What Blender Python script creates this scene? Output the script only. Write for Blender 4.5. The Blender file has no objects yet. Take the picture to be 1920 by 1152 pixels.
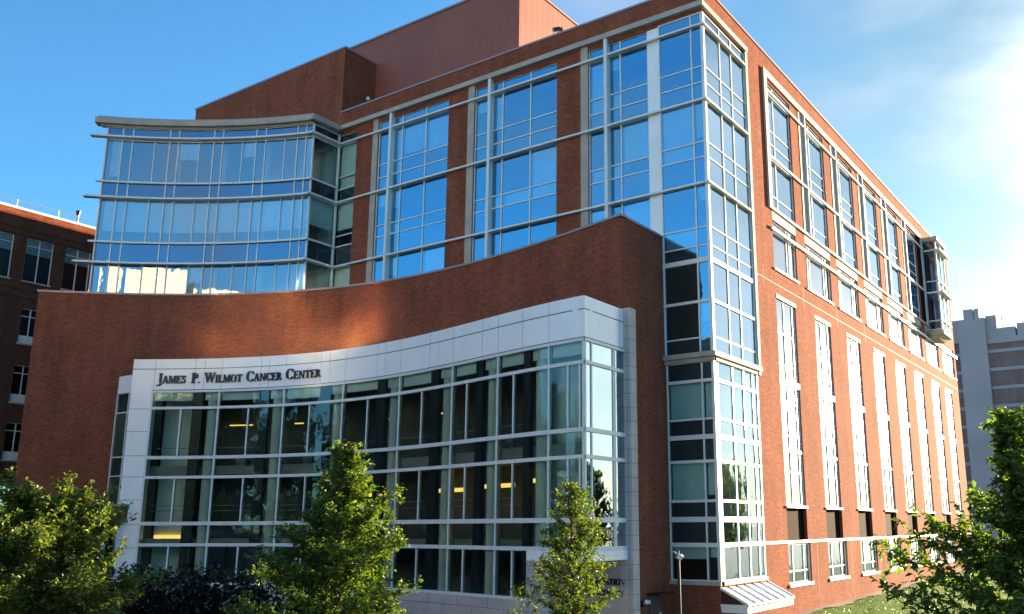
import bpy, bmesh, math, random
from mathutils import Vector, Matrix
R = math.radians
scene = bpy.context.scene
COL = scene.collection

# ------------------------------------------------------------------ camera
cam_d = bpy.data.cameras.new("camera")
cam = bpy.data.objects.new("camera", cam_d); COL.objects.link(cam)
yaw, pitch, roll = -0.57721, 0.21400, -0.00456
cf = Vector((math.sin(yaw)*math.cos(pitch), math.cos(yaw)*math.cos(pitch), math.sin(pitch)))
cr = Vector((math.cos(yaw), -math.sin(yaw), 0)); cu = cr.cross(cf)
r2 = cr*math.cos(roll) + cu*math.sin(roll); u2 = cu*math.cos(roll) - cr*math.sin(roll)
m = Matrix((r2, u2, -cf)).transposed().to_4x4(); m.translation = Vector((18.275, -38.923, 0))
cam.matrix_world = m
cam_d.sensor_width = 36; cam_d.lens = 1684.2/1920*36
cam_d.shift_x = -146.5/1920; cam_d.shift_y = 44.6/1920
cam_d.clip_end = 5000; cam_d.clip_start = 0.1
scene.camera = cam

# ------------------------------------------------------------------ sky, sun, exposure
SUN_EL, SUN_AZ = R(7.5), R(12.5)
w = bpy.data.worlds.new("World"); scene.world = w; w.use_nodes = True
nt = w.node_tree; nt.nodes.clear()
def wn(t, **k):
    n = nt.nodes.new(t)
    for a, b in k.items(): setattr(n, a, b)
    return n
out = wn('ShaderNodeOutputWorld'); bg = wn('ShaderNodeBackground')
sky = wn('ShaderNodeTexSky', sky_type='NISHITA', sun_disc=False, sun_elevation=SUN_EL, sun_rotation=SUN_AZ,
         altitude=150, air_density=1.0, dust_density=0.35, ozone_density=2.6)
tint = wn('ShaderNodeMix', data_type='RGBA', blend_type='MULTIPLY'); tint.inputs[0].default_value = 1
nt.links.new(sky.outputs[0], tint.inputs[6])
tc = wn('ShaderNodeTexCoord'); mp = wn('ShaderNodeMapping'); mp.inputs['Scale'].default_value = (1.6, 1.6, 4.2)
mp.inputs['Location'].default_value = (0.3, 1.7, 0.4)
nt.links.new(tc.outputs['Generated'], mp.inputs[0])
nz = wn('ShaderNodeTexNoise'); nz.inputs['Scale'].default_value = 1.5; nz.inputs['Detail'].default_value = 8
nz.inputs['Roughness'].default_value = 0.52; nz.inputs['Distortion'].default_value = 0.25
nt.links.new(mp.outputs[0], nz.inputs['Vector'])
dt = wn('ShaderNodeVectorMath', operation='DOT_PRODUCT')
sv = (math.sin(R(26))*math.cos(R(9)), math.cos(R(26))*math.cos(R(9)), math.sin(R(9)))
dt.inputs[1].default_value = sv
nt.links.new(tc.outputs['Generated'], dt.inputs[0])
near = wn('ShaderNodeMapRange', interpolation_type='SMOOTHSTEP'); near.inputs[1].default_value = 0.66; near.inputs[2].default_value = 1.0
nt.links.new(dt.outputs['Value'], near.inputs[0])
tn = wn('ShaderNodeMapRange', interpolation_type='SMOOTHSTEP'); tn.inputs[1].default_value = 0.40; tn.inputs[2].default_value = 0.86
nt.links.new(dt.outputs['Value'], tn.inputs[0])
tcol = wn('ShaderNodeMix', data_type='RGBA'); tcol.inputs[6].default_value = (0.53, 0.92, 1.10, 1); tcol.inputs[7].default_value = (0.80, 0.79, 0.63, 1)
nt.links.new(tn.outputs[0], tcol.inputs[0]); nt.links.new(tcol.outputs[2], tint.inputs[7])
# cloud cover threshold falls towards the sun side
thr = wn('ShaderNodeMath', operation='MULTIPLY_ADD'); thr.inputs[1].default_value = 0.27
nt.links.new(near.outputs[0], thr.inputs[0])
sx = wn('ShaderNodeSeparateXYZ'); nt.links.new(tc.outputs['Generated'], sx.inputs[0])
bk = wn('ShaderNodeMapRange', interpolation_type='SMOOTHSTEP'); bk.inputs[1].default_value = 0.1; bk.inputs[2].default_value = -0.5; bk.inputs[3].default_value = 0; bk.inputs[4].default_value = 0.13
nt.links.new(sx.outputs['Y'], bk.inputs[0])
ba = wn('ShaderNodeMath', operation='ADD'); nt.links.new(bk.outputs[0], ba.inputs[0]); nt.links.new(nz.outputs['Fac'], ba.inputs[1]); nt.links.new(ba.outputs[0], thr.inputs[2])
cm = wn('ShaderNodeMapRange', interpolation_type='SMOOTHSTEP'); cm.inputs[1].default_value = 0.53; cm.inputs[2].default_value = 0.92
nt.links.new(thr.outputs[0], cm.inputs[0])
cloudc = wn('ShaderNodeMix', data_type='RGBA'); cloudc.inputs[6].default_value = (1.35, 1.65, 2.1, 1); cloudc.inputs[7].default_value = (5.6, 5.7, 5.7, 1)
nt.links.new(near.outputs[0], cloudc.inputs[0])
mx = wn('ShaderNodeMix', data_type='RGBA')
nt.links.new(cm.outputs[0], mx.inputs[0]); nt.links.new(tint.outputs[2], mx.inputs[6]); nt.links.new(cloudc.outputs[2], mx.inputs[7])
nt.links.new(mx.outputs[2], bg.inputs[0]); bg.inputs[1].default_value = 0.062
nt.links.new(bg.outputs[0], out.inputs[0])

sd = bpy.data.lights.new("sun", 'SUN'); sd.energy = 5.0; sd.angle = R(0.5); sd.color = (1.0, 0.78, 0.50)
so = bpy.data.objects.new("sun", sd); COL.objects.link(so)
sdir = Vector((math.sin(SUN_AZ)*math.cos(SUN_EL), math.cos(SUN_AZ)*math.cos(SUN_EL), math.sin(SUN_EL)))
so.rotation_euler = sdir.to_track_quat('Z', 'Y').to_euler(); so.location = (40, 80, 60)
scene.cycles.blur_glossy = 0.0; scene.cycles.caustics_reflective = True; scene.cycles.sample_clamp_indirect = 0
vs = scene.view_settings; vs.view_transform = 'Standard'; vs.look = 'None'; vs.gamma = 1; vs.exposure = 2.72

# ------------------------------------------------------------------ materials
MATS = {}
def mat(name, base=(0.5, 0.5, 0.5), rough=0.6, metal=0.0, noise=0.0, nscale=3.0, bump=0.0, bscale=40.0, emit=None, estr=0, coord='Object', spec=0.5):
    mt = bpy.data.materials.new(name); mt.use_nodes = True; t = mt.node_tree; b = t.nodes['Principled BSDF']
    b.inputs['Base Color'].default_value = (*base, 1); b.inputs['Roughness'].default_value = rough; b.inputs['Metallic'].default_value = metal
    b.inputs['Specular IOR Level'].default_value = spec
    c = t.nodes.new('ShaderNodeTexCoord')
    if noise:
        n = t.nodes.new('ShaderNodeTexNoise'); n.inputs['Scale'].default_value = nscale; n.inputs['Detail'].default_value = 6
        t.links.new(c.outputs[coord], n.inputs['Vector'])
        r = t.nodes.new('ShaderNodeMapRange'); r.inputs[1].default_value = 0.3; r.inputs[2].default_value = 0.7
        r.inputs[3].default_value = 1-noise; r.inputs[4].default_value = 1+noise
        t.links.new(n.outputs['Fac'], r.inputs[0])
        mu = t.nodes.new('ShaderNodeVectorMath'); mu.operation = 'SCALE'; mu.inputs[0].default_value = base
        t.links.new(r.outputs[0], mu.inputs['Scale']); t.links.new(mu.outputs[0], b.inputs['Base Color'])
    if bump:
        n2 = t.nodes.new('ShaderNodeTexNoise'); n2.inputs['Scale'].default_value = bscale; n2.inputs['Detail'].default_value = 4
        t.links.new(c.outputs[coord], n2.inputs['Vector'])
        bp = t.nodes.new('ShaderNodeBump'); bp.inputs['Strength'].default_value = bump; bp.inputs['Distance'].default_value = 0.02
        t.links.new(n2.outputs['Fac'], bp.inputs['Height']); t.links.new(bp.outputs[0], b.inputs['Normal'])
    if emit:
        b.inputs['Emission Color'].default_value = (*emit, 1); b.inputs['Emission Strength'].default_value = estr
    MATS[name] = mt; return mt

def brick_mat(name, c1, c2, mortar, bw=0.21, bh=0.072, ms=0.011, var=0.10, dirt=0.20):
    mt = bpy.data.materials.new(name); mt.use_nodes = True; t = mt.node_tree; b = t.nodes['Principled BSDF']
    uv = t.nodes.new('ShaderNodeUVMap')
    bt = t.nodes.new('ShaderNodeTexBrick'); bt.inputs['Scale'].default_value = 1; bt.inputs['Brick Width'].default_value = bw
    bt.inputs['Row Height'].default_value = bh; bt.inputs['Mortar Size'].default_value = ms; bt.inputs['Mortar Smooth'].default_value = 0.3
    bt.inputs['Color1'].default_value = (*c1, 1); bt.inputs['Color2'].default_value = (*c2, 1); bt.inputs['Mortar'].default_value = (*mortar, 1)
    bt.inputs['Bias'].default_value = -0.1
    t.links.new(uv.outputs[0], bt.inputs['Vector'])
    n = t.nodes.new('ShaderNodeTexNoise'); n.inputs['Scale'].default_value = 0.35; n.inputs['Detail'].default_value = 8; n.inputs['Roughness'].default_value = 0.65
    t.links.new(uv.outputs[0], n.inputs['Vector'])
    r = t.nodes.new('ShaderNodeMapRange'); r.inputs[1].default_value = 0.3; r.inputs[2].default_value = 0.7; r.inputs[3].default_value = 1-dirt; r.inputs[4].default_value = 1+dirt*0.6
    t.links.new(n.outputs['Fac'], r.inputs[0])
    # patches of a few bricks slightly lighter or darker, row-wise
    mp2 = t.nodes.new('ShaderNodeMapping'); mp2.inputs['Scale'].default_value = (1.2, 13.9, 1)
    t.links.new(uv.outputs[0], mp2.inputs[0])
    n3 = t.nodes.new('ShaderNodeTexNoise'); n3.inputs['Scale'].default_value = 1.0; n3.inputs['Detail'].default_value = 3
    t.links.new(mp2.outputs[0], n3.inputs['Vector'])
    r3 = t.nodes.new('ShaderNodeMapRange'); r3.inputs[1].default_value = 0.3; r3.inputs[2].default_value = 0.7; r3.inputs[3].default_value = 1-var; r3.inputs[4].default_value = 1+var
    t.links.new(n3.outputs['Fac'], r3.inputs[0])
    mp4 = t.nodes.new('ShaderNodeMapping'); mp4.inputs['Scale'].default_value = (1.1, 0.07, 1); t.links.new(uv.outputs[0], mp4.inputs[0])
    n4 = t.nodes.new('ShaderNodeTexNoise'); n4.inputs['Scale'].default_value = 1.0; n4.inputs['Detail'].default_value = 7; n4.inputs['Roughness'].default_value = 0.6; t.links.new(mp4.outputs[0], n4.inputs['Vector'])
    r4 = t.nodes.new('ShaderNodeMapRange'); r4.inputs[1].default_value = 0.35; r4.inputs[2].default_value = 0.65; r4.inputs[3].default_value = 0.86; r4.inputs[4].default_value = 1.10; t.links.new(n4.outputs['Fac'], r4.inputs[0])
    m4 = t.nodes.new('ShaderNodeMath'); m4.operation = 'MULTIPLY'; t.links.new(r.outputs[0], m4.inputs[0]); t.links.new(r4.outputs[0], m4.inputs[1])
    mm = t.nodes.new('ShaderNodeMath'); mm.operation = 'MULTIPLY'; t.links.new(m4.outputs[0], mm.inputs[0]); t.links.new(r3.outputs[0], mm.inputs[1])
    mu = t.nodes.new('ShaderNodeVectorMath'); mu.operation = 'SCALE'; t.links.new(bt.outputs['Color'], mu.inputs[0]); t.links.new(mm.outputs[0], mu.inputs['Scale'])
    t.links.new(mu.outputs[0], b.inputs['Base Color']); b.inputs['Roughness'].default_value = 0.95; b.inputs['Specular IOR Level'].default_value = 0.05
    bp = t.nodes.new('ShaderNodeBump'); bp.inputs['Strength'].default_value = 0.35; bp.inputs['Distance'].default_value = 0.008; bp.invert = True
    t.links.new(bt.outputs['Fac'], bp.inputs['Height']); t.links.new(bp.outputs[0], b.inputs['Normal'])
    MATS[name] = mt; return mt

def glass_mat(name, tintc=(0.35, 0.45, 0.5), refl=0.3, gcol=(1, 1, 1), wave=0.02, haze=0.0, wscale=1.2, gr=0.015):
    """coated architectural glass: part mirror, part tinted see-through"""
    mt = bpy.data.materials.new(name); mt.use_nodes = True; t = mt.node_tree; t.nodes.clear()
    o = t.nodes.new('ShaderNodeOutputMaterial')
    tr = t.nodes.new('ShaderNodeBsdfTransparent'); tr.inputs[0].default_value = (*tintc, 1)
    gl = t.nodes.new('ShaderNodeBsdfGlossy'); gl.inputs['Color'].default_value = (*gcol, 1); gl.inputs['Roughness'].default_value = gr
    fr = t.nodes.new('ShaderNodeFresnel'); fr.inputs[0].default_value = 1.5
    a = t.nodes.new('ShaderNodeMath'); a.operation = 'MULTIPLY_ADD'; a.inputs[1].default_value = 1-refl; a.inputs[2].default_value = refl
    t.links.new(fr.outputs[0], a.inputs[0])
    c = t.nodes.new('ShaderNodeTexCoord'); n = t.nodes.new('ShaderNodeTexNoise'); n.inputs['Scale'].default_value = wscale; n.inputs['Detail'].default_value = 2
    t.links.new(c.outputs['Object'], n.inputs['Vector'])
    bp = t.nodes.new('ShaderNodeBump'); bp.inputs['Strength'].default_value = 1.0; bp.inputs['Distance'].default_value = wave
    t.links.new(n.outputs['Fac'], bp.inputs['Height']); t.links.new(bp.outputs[0], gl.inputs['Normal'])
    g_out = gl.outputs[0]
    if haze:
        g2 = t.nodes.new('ShaderNodeBsdfGlossy'); g2.inputs['Color'].default_value = (*gcol, 1); g2.inputs['Roughness'].default_value = 0.22
        mh = t.nodes.new('ShaderNodeMixShader'); mh.inputs[0].default_value = haze
        t.links.new(gl.outputs[0], mh.inputs[1]); t.links.new(g2.outputs[0], mh.inputs[2]); g_out = mh.outputs[0]
    mx = t.nodes.new('ShaderNodeMixShader'); t.links.new(a.outputs[0], mx.inputs[0]); t.links.new(tr.outputs[0], mx.inputs[1]); t.links.new(g_out, mx.inputs[2])
    t.links.new(mx.outputs[0], o.inputs[0]); MATS[name] = mt; return mt

def leaf_mat(name, cols, trans=0.45):
    mt = bpy.data.materials.new(name); mt.use_nodes = True; t = mt.node_tree; t.nodes.clear()
    o = t.nodes.new('ShaderNodeOutputMaterial')
    g = t.nodes.new('ShaderNodeNewGeometry'); cr_ = t.nodes.new('ShaderNodeValToRGB')
    el = cr_.color_ramp.elements; el[0].color = (*cols[0], 1); el[1].color = (*cols[-1], 1)
    for i, cc in enumerate(cols[1:-1]):
        e = el.new((i+1)/(len(cols)-1)); e.color = (*cc, 1)
    t.links.new(g.outputs['Random Per Island'], cr_.inputs[0])
    p = t.nodes.new('ShaderNodeBsdfPrincipled'); p.inputs['Roughness'].default_value = 0.42; p.inputs['Specular IOR Level'].default_value = 0.55
    t.links.new(cr_.outputs[0], p.inputs['Base Color'])
    tl = t.nodes.new('ShaderNodeBsdfTranslucent')
    sc = t.nodes.new('ShaderNodeMix'); sc.data_type = 'RGBA'; sc.blend_type = 'MULTIPLY'; sc.inputs[0].default_value = 1; sc.inputs[7].default_value = (1.35, 1.6, 0.5, 1)
    t.links.new(cr_.outputs[0], sc.inputs[6]); t.links.new(sc.outputs[2], tl.inputs[0])
    mx = t.nodes.new('ShaderNodeMixShader'); mx.inputs[0].default_value = trans
    t.links.new(p.outputs[0], mx.inputs[1]); t.links.new(tl.outputs[0], mx.inputs[2]); t.links.new(mx.outputs[0], o.inputs[0])
    MATS[name] = mt; return mt

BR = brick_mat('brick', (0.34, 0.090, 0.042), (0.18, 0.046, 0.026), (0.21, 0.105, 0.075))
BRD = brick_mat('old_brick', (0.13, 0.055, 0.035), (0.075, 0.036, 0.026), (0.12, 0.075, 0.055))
STONE = mat('limestone', (0.44, 0.38, 0.32), 0.8, noise=0.12, nscale=1.5, bump=0.2)
STONEW = mat('pale_stone', (0.50, 0.44, 0.42), 0.8, noise=0.14, nscale=0.8, bump=0.2)
ALU = mat('painted_aluminium', (0.74, 0.74, 0.73), 0.38, 0.0, noise=0.04, nscale=2)
ALUD = mat('grey_metal', (0.30, 0.31, 0.33), 0.45, 0.3)
PANEL = mat('white_metal_panel', (0.90, 0.90, 0.92), 0.28, 0.0, noise=0.04, nscale=0.7, spec=0.6)
JOINT = mat('dark_joint', (0.06, 0.065, 0.08), 0.7)
SPD = mat('spandrel_back', (0.05, 0.065, 0.085), 0.6)
DKPAN = mat('dark_panel', (0.030, 0.030, 0.036), 0.45)
BLIND = mat('blind_fabric', (0.74, 0.78, 0.78), 0.9, noise=0.06, nscale=1.0)
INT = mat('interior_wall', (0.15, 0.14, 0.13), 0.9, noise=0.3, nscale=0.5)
INTL = mat('interior_plaster', (0.66, 0.70, 0.68), 0.9, noise=0.1, nscale=0.6)
CEIL = mat('ceiling_tile', (0.30, 0.31, 0.31), 0.9)
LAMPON = mat('lit_lamp', (0.9, 0.8, 0.5), 0.5, emit=(1.0, 0.60, 0.10), estr=0.22)
METALR = mat('metal_cladding', (0.28, 0.080, 0.050), 0.6, 0.0, noise=0.08, nscale=0.5)
COPING = mat('coping_metal', (0.33, 0.24, 0.24), 0.45, 0.3)
DARKM = mat('dark_metal', (0.03, 0.03, 0.032), 0.4, 0.5)
LOUV = mat('brown_louvre', (0.013, 0.005, 0.005), 0.9, spec=0.05)
CONC = mat('concrete', (0.42, 0.41, 0.40), 0.9, noise=0.12, nscale=0.1, bump=0.3)  # base lightened, putting the glare veil over the far block into the colour
CREAM = mat('cream_render', (0.72, 0.62, 0.45), 0.8, noise=0.06, nscale=0.3)
BARK = mat('bark', (0.07, 0.055, 0.04), 0.9, noise=0.3, nscale=12, bump=0.6)
LETTER = mat('sign_bronze', (0.022, 0.02, 0.022), 0.4, 0.4)
DOORM = mat('door_paint', (0.13, 0.085, 0.075), 0.5)
WHITEP = mat('white_paint', (0.80, 0.79, 0.76), 0.45)
G_L = glass_mat('blue_coated_glass', (0.60, 0.82, 0.94), 0.42, (0.31, 0.74, 1.0), 0.010)
G_C = glass_mat('curved_bay_glass', (0.62, 0.78, 0.86), 0.28, (0.66, 0.88, 1.0), 0.002)
G_CS = glass_mat('spandrel_glass', (0.4, 0.5, 0.6), 0.26, (0.46, 0.68, 0.92), 0.002)
G_R = glass_mat('sun_side_glass', (0.30, 0.36, 0.38), 0.24, (0.66, 0.78, 0.90), 0.004, haze=0.09, gr=0.04)
G_W = glass_mat('green_tinted_glass', (0.72, 0.88, 0.86), 0.06, (0.50, 0.68, 0.74), 0.005)
G_T = glass_mat('tower_side_glass', (0.35, 0.45, 0.52), 0.30, (0.54, 0.76, 0.96), 0.008, haze=0.012)
G_S = glass_mat('side_glass', (0.4, 0.55, 0.6), 0.45, (0.72, 0.90, 0.96), 0.006)
G_D = glass_mat('dark_glass', (0.62, 0.72, 0.74), 0.06, (0.8, 0.9, 1.0), 0.006)
G_M = glass_mat('mirror_window_glass', (0.2, 0.22, 0.24), 0.95, (1.0, 0.9, 0.75), 0.0, gr=0.05)
OAK = leaf_mat('oak_leaf', [(0.028, 0.058, 0.014), (0.055, 0.105, 0.02), (0.085, 0.14, 0.025), (0.12, 0.17, 0.03), (0.17, 0.19, 0.03)])
OAKY = leaf_mat('oak_leaf_autumn', [(0.03, 0.065, 0.013), (0.06, 0.11, 0.02), (0.095, 0.15, 0.024), (0.14, 0.185, 0.03), (0.22, 0.22, 0.035)], 0.40)
OAK2 = leaf_mat('young_oak_leaf', [(0.03, 0.06, 0.012), (0.06, 0.10, 0.02), (0.09, 0.13, 0.022), (0.13, 0.16, 0.03), (0.2, 0.19, 0.03)], 0.45)
OAKO = leaf_mat('oak_leaf_russet', [(0.035, 0.07, 0.016), (0.07, 0.12, 0.022), (0.11, 0.155, 0.03), (0.16, 0.20, 0.04), (0.22, 0.17, 0.035)], 0.4)
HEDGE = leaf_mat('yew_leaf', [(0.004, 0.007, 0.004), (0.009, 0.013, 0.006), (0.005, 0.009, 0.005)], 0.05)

# ------------------------------------------------------------------ scene helpers
def link(o, parent=None):
    COL.objects.link(o)
    if parent is not None: o.parent = parent
    return o
def empty(name, label, cat, group=None, loc=(0, 0, 0)):
    o = bpy.data.objects.new(name, None); o.empty_display_size = 0.5; o.location = loc
    o['label'] = label; o['category'] = cat
    if group: o['group'] = group
    return link(o)
def tag(o, label, cat, group=None):
    o['label'] = label; o['category'] = cat
    if group: o['group'] = group
    return o

class Flat:
    """planar facade: u runs along, d is outward distance"""
    def __init__(s, o, ud, n): s.o = Vector(o); s.ud = Vector(ud); s.n = Vector(n)
    def p(s, u, z, d=0): v = s.o + s.ud*u + s.n*d; return Vector((v.x, v.y, z))
    def U(s, u): return u
    def seg(s, u0, u1): return [u0, u1]
class Curve:
    """curved facade: u is the plan X (or an angle parameter), normal points out to the street"""
    def __init__(s, f, step, lo, hi):
        s.f = f; s.step = step; s.tab = []; n = 400; L = 0; prev = None
        for i in range(n+1):
            u = lo + (hi-lo)*i/n; q = f(u)
            if prev: L += math.dist(prev, q)
            s.tab.append((u, L)); prev = q
        s.lo, s.hi = lo, hi
    def U(s, u):
        t = (u-s.lo)/(s.hi-s.lo)*400; i = max(0, min(399, int(t))); a, b = s.tab[i], s.tab[i+1]
        return a[1] + (b[1]-a[1])*(t-i)
    def uat(s, L):
        for a, b in zip(s.tab, s.tab[1:]):
            if a[1] <= L <= b[1]: return a[0] + (b[0]-a[0])*(L-a[1])/(b[1]-a[1])
        return s.hi if L > 0 else s.lo
    def nrm(s, u):
        e = 0.05; a = s.f(u-e); b = s.f(u+e); tx, ty = b[0]-a[0], b[1]-a[1]; l = math.hypot(tx, ty); return (ty/l, -tx/l)
    def p(s, u, z, d=0):
        q = s.f(u); n = s.nrm(u); return Vector((q[0]+n[0]*d, q[1]+n[1]*d, z))
    def seg(s, u0, u1):
        n = max(1, int(math.ceil(abs(u1-u0)/s.step-1e-6))); return [u0+(u1-u0)*i/n for i in range(n+1)]

class MB:
    def __init__(s): s.pcs = []; s.mi = 0; s.new()
    def new(s): s.bm = bmesh.new(); s.uv = s.bm.loops.layers.uv.new('UVMap'); s.pcs.append(s.bm)
    def face(s, pts, uvs=None):
        vs_ = [s.bm.verts.new(p) for p in pts]
        try: f = s.bm.faces.new(vs_)
        except ValueError: return
        f.material_index = s.mi
        if uvs is None:
            n = (Vector(pts[1])-Vector(pts[0])).cross(Vector(pts[2])-Vector(pts[0]))
            a = (0, 1) if abs(n.z) > max(abs(n.x), abs(n.y)) else ((1, 2) if abs(n.x) > abs(n.y) else (0, 2))
            uvs = [(p[a[0]], p[a[1]]) for p in pts]
        for l, q in zip(f.loops, uvs): l[s.uv].uv = q
    def hexa(s, P):
        # P: 8 points, bottom 0-3, top 4-7
        for q in ((3, 2, 1, 0), (4, 5, 6, 7), (0, 1, 5, 4), (1, 2, 6, 5), (2, 3, 7, 6), (3, 0, 4, 7)): s.face([P[i] for i in q])
    def box(s, x0, x1, y0, y1, z0, z1):
        s.hexa([Vector(p) for p in ((x0, y0, z0), (x1, y0, z0), (x1, y1, z0), (x0, y1, z0), (x0, y0, z1), (x1, y0, z1), (x1, y1, z1), (x0, y1, z1))])
    def fb(s, F, u0, u1, z0, z1, d0, d1):
        """box on a facade; d1 is the outer face"""
        us = F.seg(u0, u1)
        for i, (a, b) in enumerate(zip(us, us[1:])):
            A, B = F.U(a), F.U(b)
            s.face([F.p(a, z0, d1), F.p(b, z0, d1), F.p(b, z1, d1), F.p(a, z1, d1)], [(A, z0), (B, z0), (B, z1), (A, z1)])
            s.face([F.p(b, z0, d0), F.p(a, z0, d0), F.p(a, z1, d0), F.p(b, z1, d0)], [(B, z0), (A, z0), (A, z1), (B, z1)])
            s.face([F.p(a, z1, d1), F.p(b, z1, d1), F.p(b, z1, d0), F.p(a, z1, d0)], [(A, z1), (B, z1), (B, z1+d1-d0), (A, z1+d1-d0)])
            s.face([F.p(b, z0, d1), F.p(a, z0, d1), F.p(a, z0, d0), F.p(b, z0, d0)], [(B, z0), (A, z0), (A, z0-.1), (B, z0-.1)])
        A, B = F.U(us[0]), F.U(us[-1]); t = d1-d0
        s.face([F.p(us[0], z0, d0), F.p(us[0], z0, d1), F.p(us[0], z1, d1), F.p(us[0], z1, d0)], [(A-t, z0), (A, z0), (A, z1), (A-t, z1)])
        s.face([F.p(us[-1], z0, d1), F.p(us[-1], z0, d0), F.p(us[-1], z1, d0), F.p(us[-1], z1, d1)], [(B, z0), (B+t, z0), (B+t, z1), (B, z1)])
    def sheet(s, F, u0, u1, z0, z1, d):
        us = F.seg(u0, u1)
        for a, b in zip(us, us[1:]):
            A, B = F.U(a), F.U(b)
            s.face([F.p(a, z0, d), F.p(b, z0, d), F.p(b, z1, d), F.p(a, z1, d)], [(A, z0), (B, z0), (B, z1), (A, z1)])
    def wall(s, F, u0, u1, z0, z1, holes, t=0.3, d=0.0, cap=True):
        """wall face with rectangular openings and reveals t deep"""
        us = sorted(set([u0, u1] + [h[0] for h in holes] + [h[1] for h in holes])); us = [u for u in us if u0-1e-6 <= u <= u1+1e-6]
        zs = sorted(set([z0, z1] + [h[2] for h in holes] + [h[3] for h in holes])); zs = [z for z in zs if z0-1e-6 <= z <= z1+1e-6]
        for a, b in zip(us, us[1:]):
            for c, e in zip(zs, zs[1:]):
                mu, mz = (a+b)/2, (c+e)/2
                if any(h[0] < mu < h[1] and h[2] < mz < h[3] for h in holes): continue
                s.sheet(F, a, b, c, e, d)
        for h in holes:
            a, b, c, e = h
            A, B = F.U(a), F.U(b)
            if a > u0+1e-6: s.face([F.p(a, c, d-t), F.p(a, c, d), F.p(a, e, d), F.p(a, e, d-t)][::-1], [(A-t, c), (A, c), (A, e), (A-t, e)][::-1])
            if b < u1-1e-6: s.face([F.p(b, c, d), F.p(b, c, d-t), F.p(b, e, d-t), F.p(b, e, d)][::-1], [(B, c), (B+t, c), (B+t, e), (B, e)][::-1])
            for q in zip(F.seg(a, b), F.seg(a, b)[1:]):
                A2, B2 = F.U(q[0]), F.U(q[1])
                if e < z1-1e-6: s.face([F.p(q[0], e, d), F.p(q[1], e, d), F.p(q[1], e, d-t), F.p(q[0], e, d-t)], [(A2, e), (B2, e), (B2, e+t), (A2, e+t)])
                if c > z0+1e-6: s.face([F.p(q[1], c, d), F.p(q[0], c, d), F.p(q[0], c, d-t), F.p(q[1], c, d-t)], [(B2, c), (A2, c), (A2, c-t), (B2, c-t)])
    def cyl(s, a, b, r0, r1=None, n=8, cap=True):
        a, b = Vector(a), Vector(b); r1 = r0 if r1 is None else r1
        q = (b-a).to_track_quat('Z', 'Y'); ra, rb = [], []
        for i in range(n):
            v = q @ Vector((math.cos(2*math.pi*i/n), math.sin(2*math.pi*i/n), 0)); ra.append(a+v*r0); rb.append(b+v*r1)
        for i in range(n): j = (i+1) % n; s.face([ra[i], ra[j], rb[j], rb[i]])
        if cap: s.face(ra[::-1]); s.face(rb)
    def build(s, name, m_, parent=None):
        """one object per piece; MB.new() starts the next piece"""
        o = None
        for bm in s.pcs:
            if not len(bm.faces): bm.free(); continue
            me = bpy.data.meshes.new(name); bm.to_mesh(me); bm.free()
            for q in (m_ if isinstance(m_, (list, tuple)) else [m_]): me.materials.append(q)
            o = link(bpy.data.objects.new(name, me), parent)
        return o

# ------------------------------------------------------------------ facade frames (metres; z=0 is the eye level)
GZ = -4.8
FL = Flat((0, 0, 0), (1, 0, 0), (0, -1, 0))          # long front, u = x (negative to the left)
FR = Flat((0, 0, 0), (0, 1, 0), (1, 0, 0))           # sunlit side, u = y
def poly(c):
    def f(u):
        t = u+18; y = 0
        for k in c: y = y*t+k
        return (u, y)
    return f
CB = Curve(poly([9.6e-07, 0.00026371, -0.01563215, 0.02402475, -1.84713916]), 0.8, -40.2, -2.3)
CW = Curve(poly([1.417e-05, 0.00050385, -0.02026779, -0.02097406, -5.24236848]), 0.5, -33.0, -1.9)
RU, OU = 32.8, (-16.66, -33.13)
CU = Curve(lambda a: (OU[0]+RU*math.sin(a/RU), OU[1]+RU*math.cos(a/RU)), 0.6, -27.5, -9.5)

bld = empty('medical_building', 'large red brick and glass medical building with curved wings and dark serif lettering', 'building')
rnd = random.Random(4)

def frame_grid(mb, F, us, zs, d, wu=0.07, wz=0.07, dep=0.12):
    for u in us: mb.fb(F, u-wu/2, u+wu/2, zs[0], zs[-1], d-dep, d)
    for z in zs: mb.fb(F, us[0], us[-1], z-wz/2, z+wz/2, d-dep, d+0.012)

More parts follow.
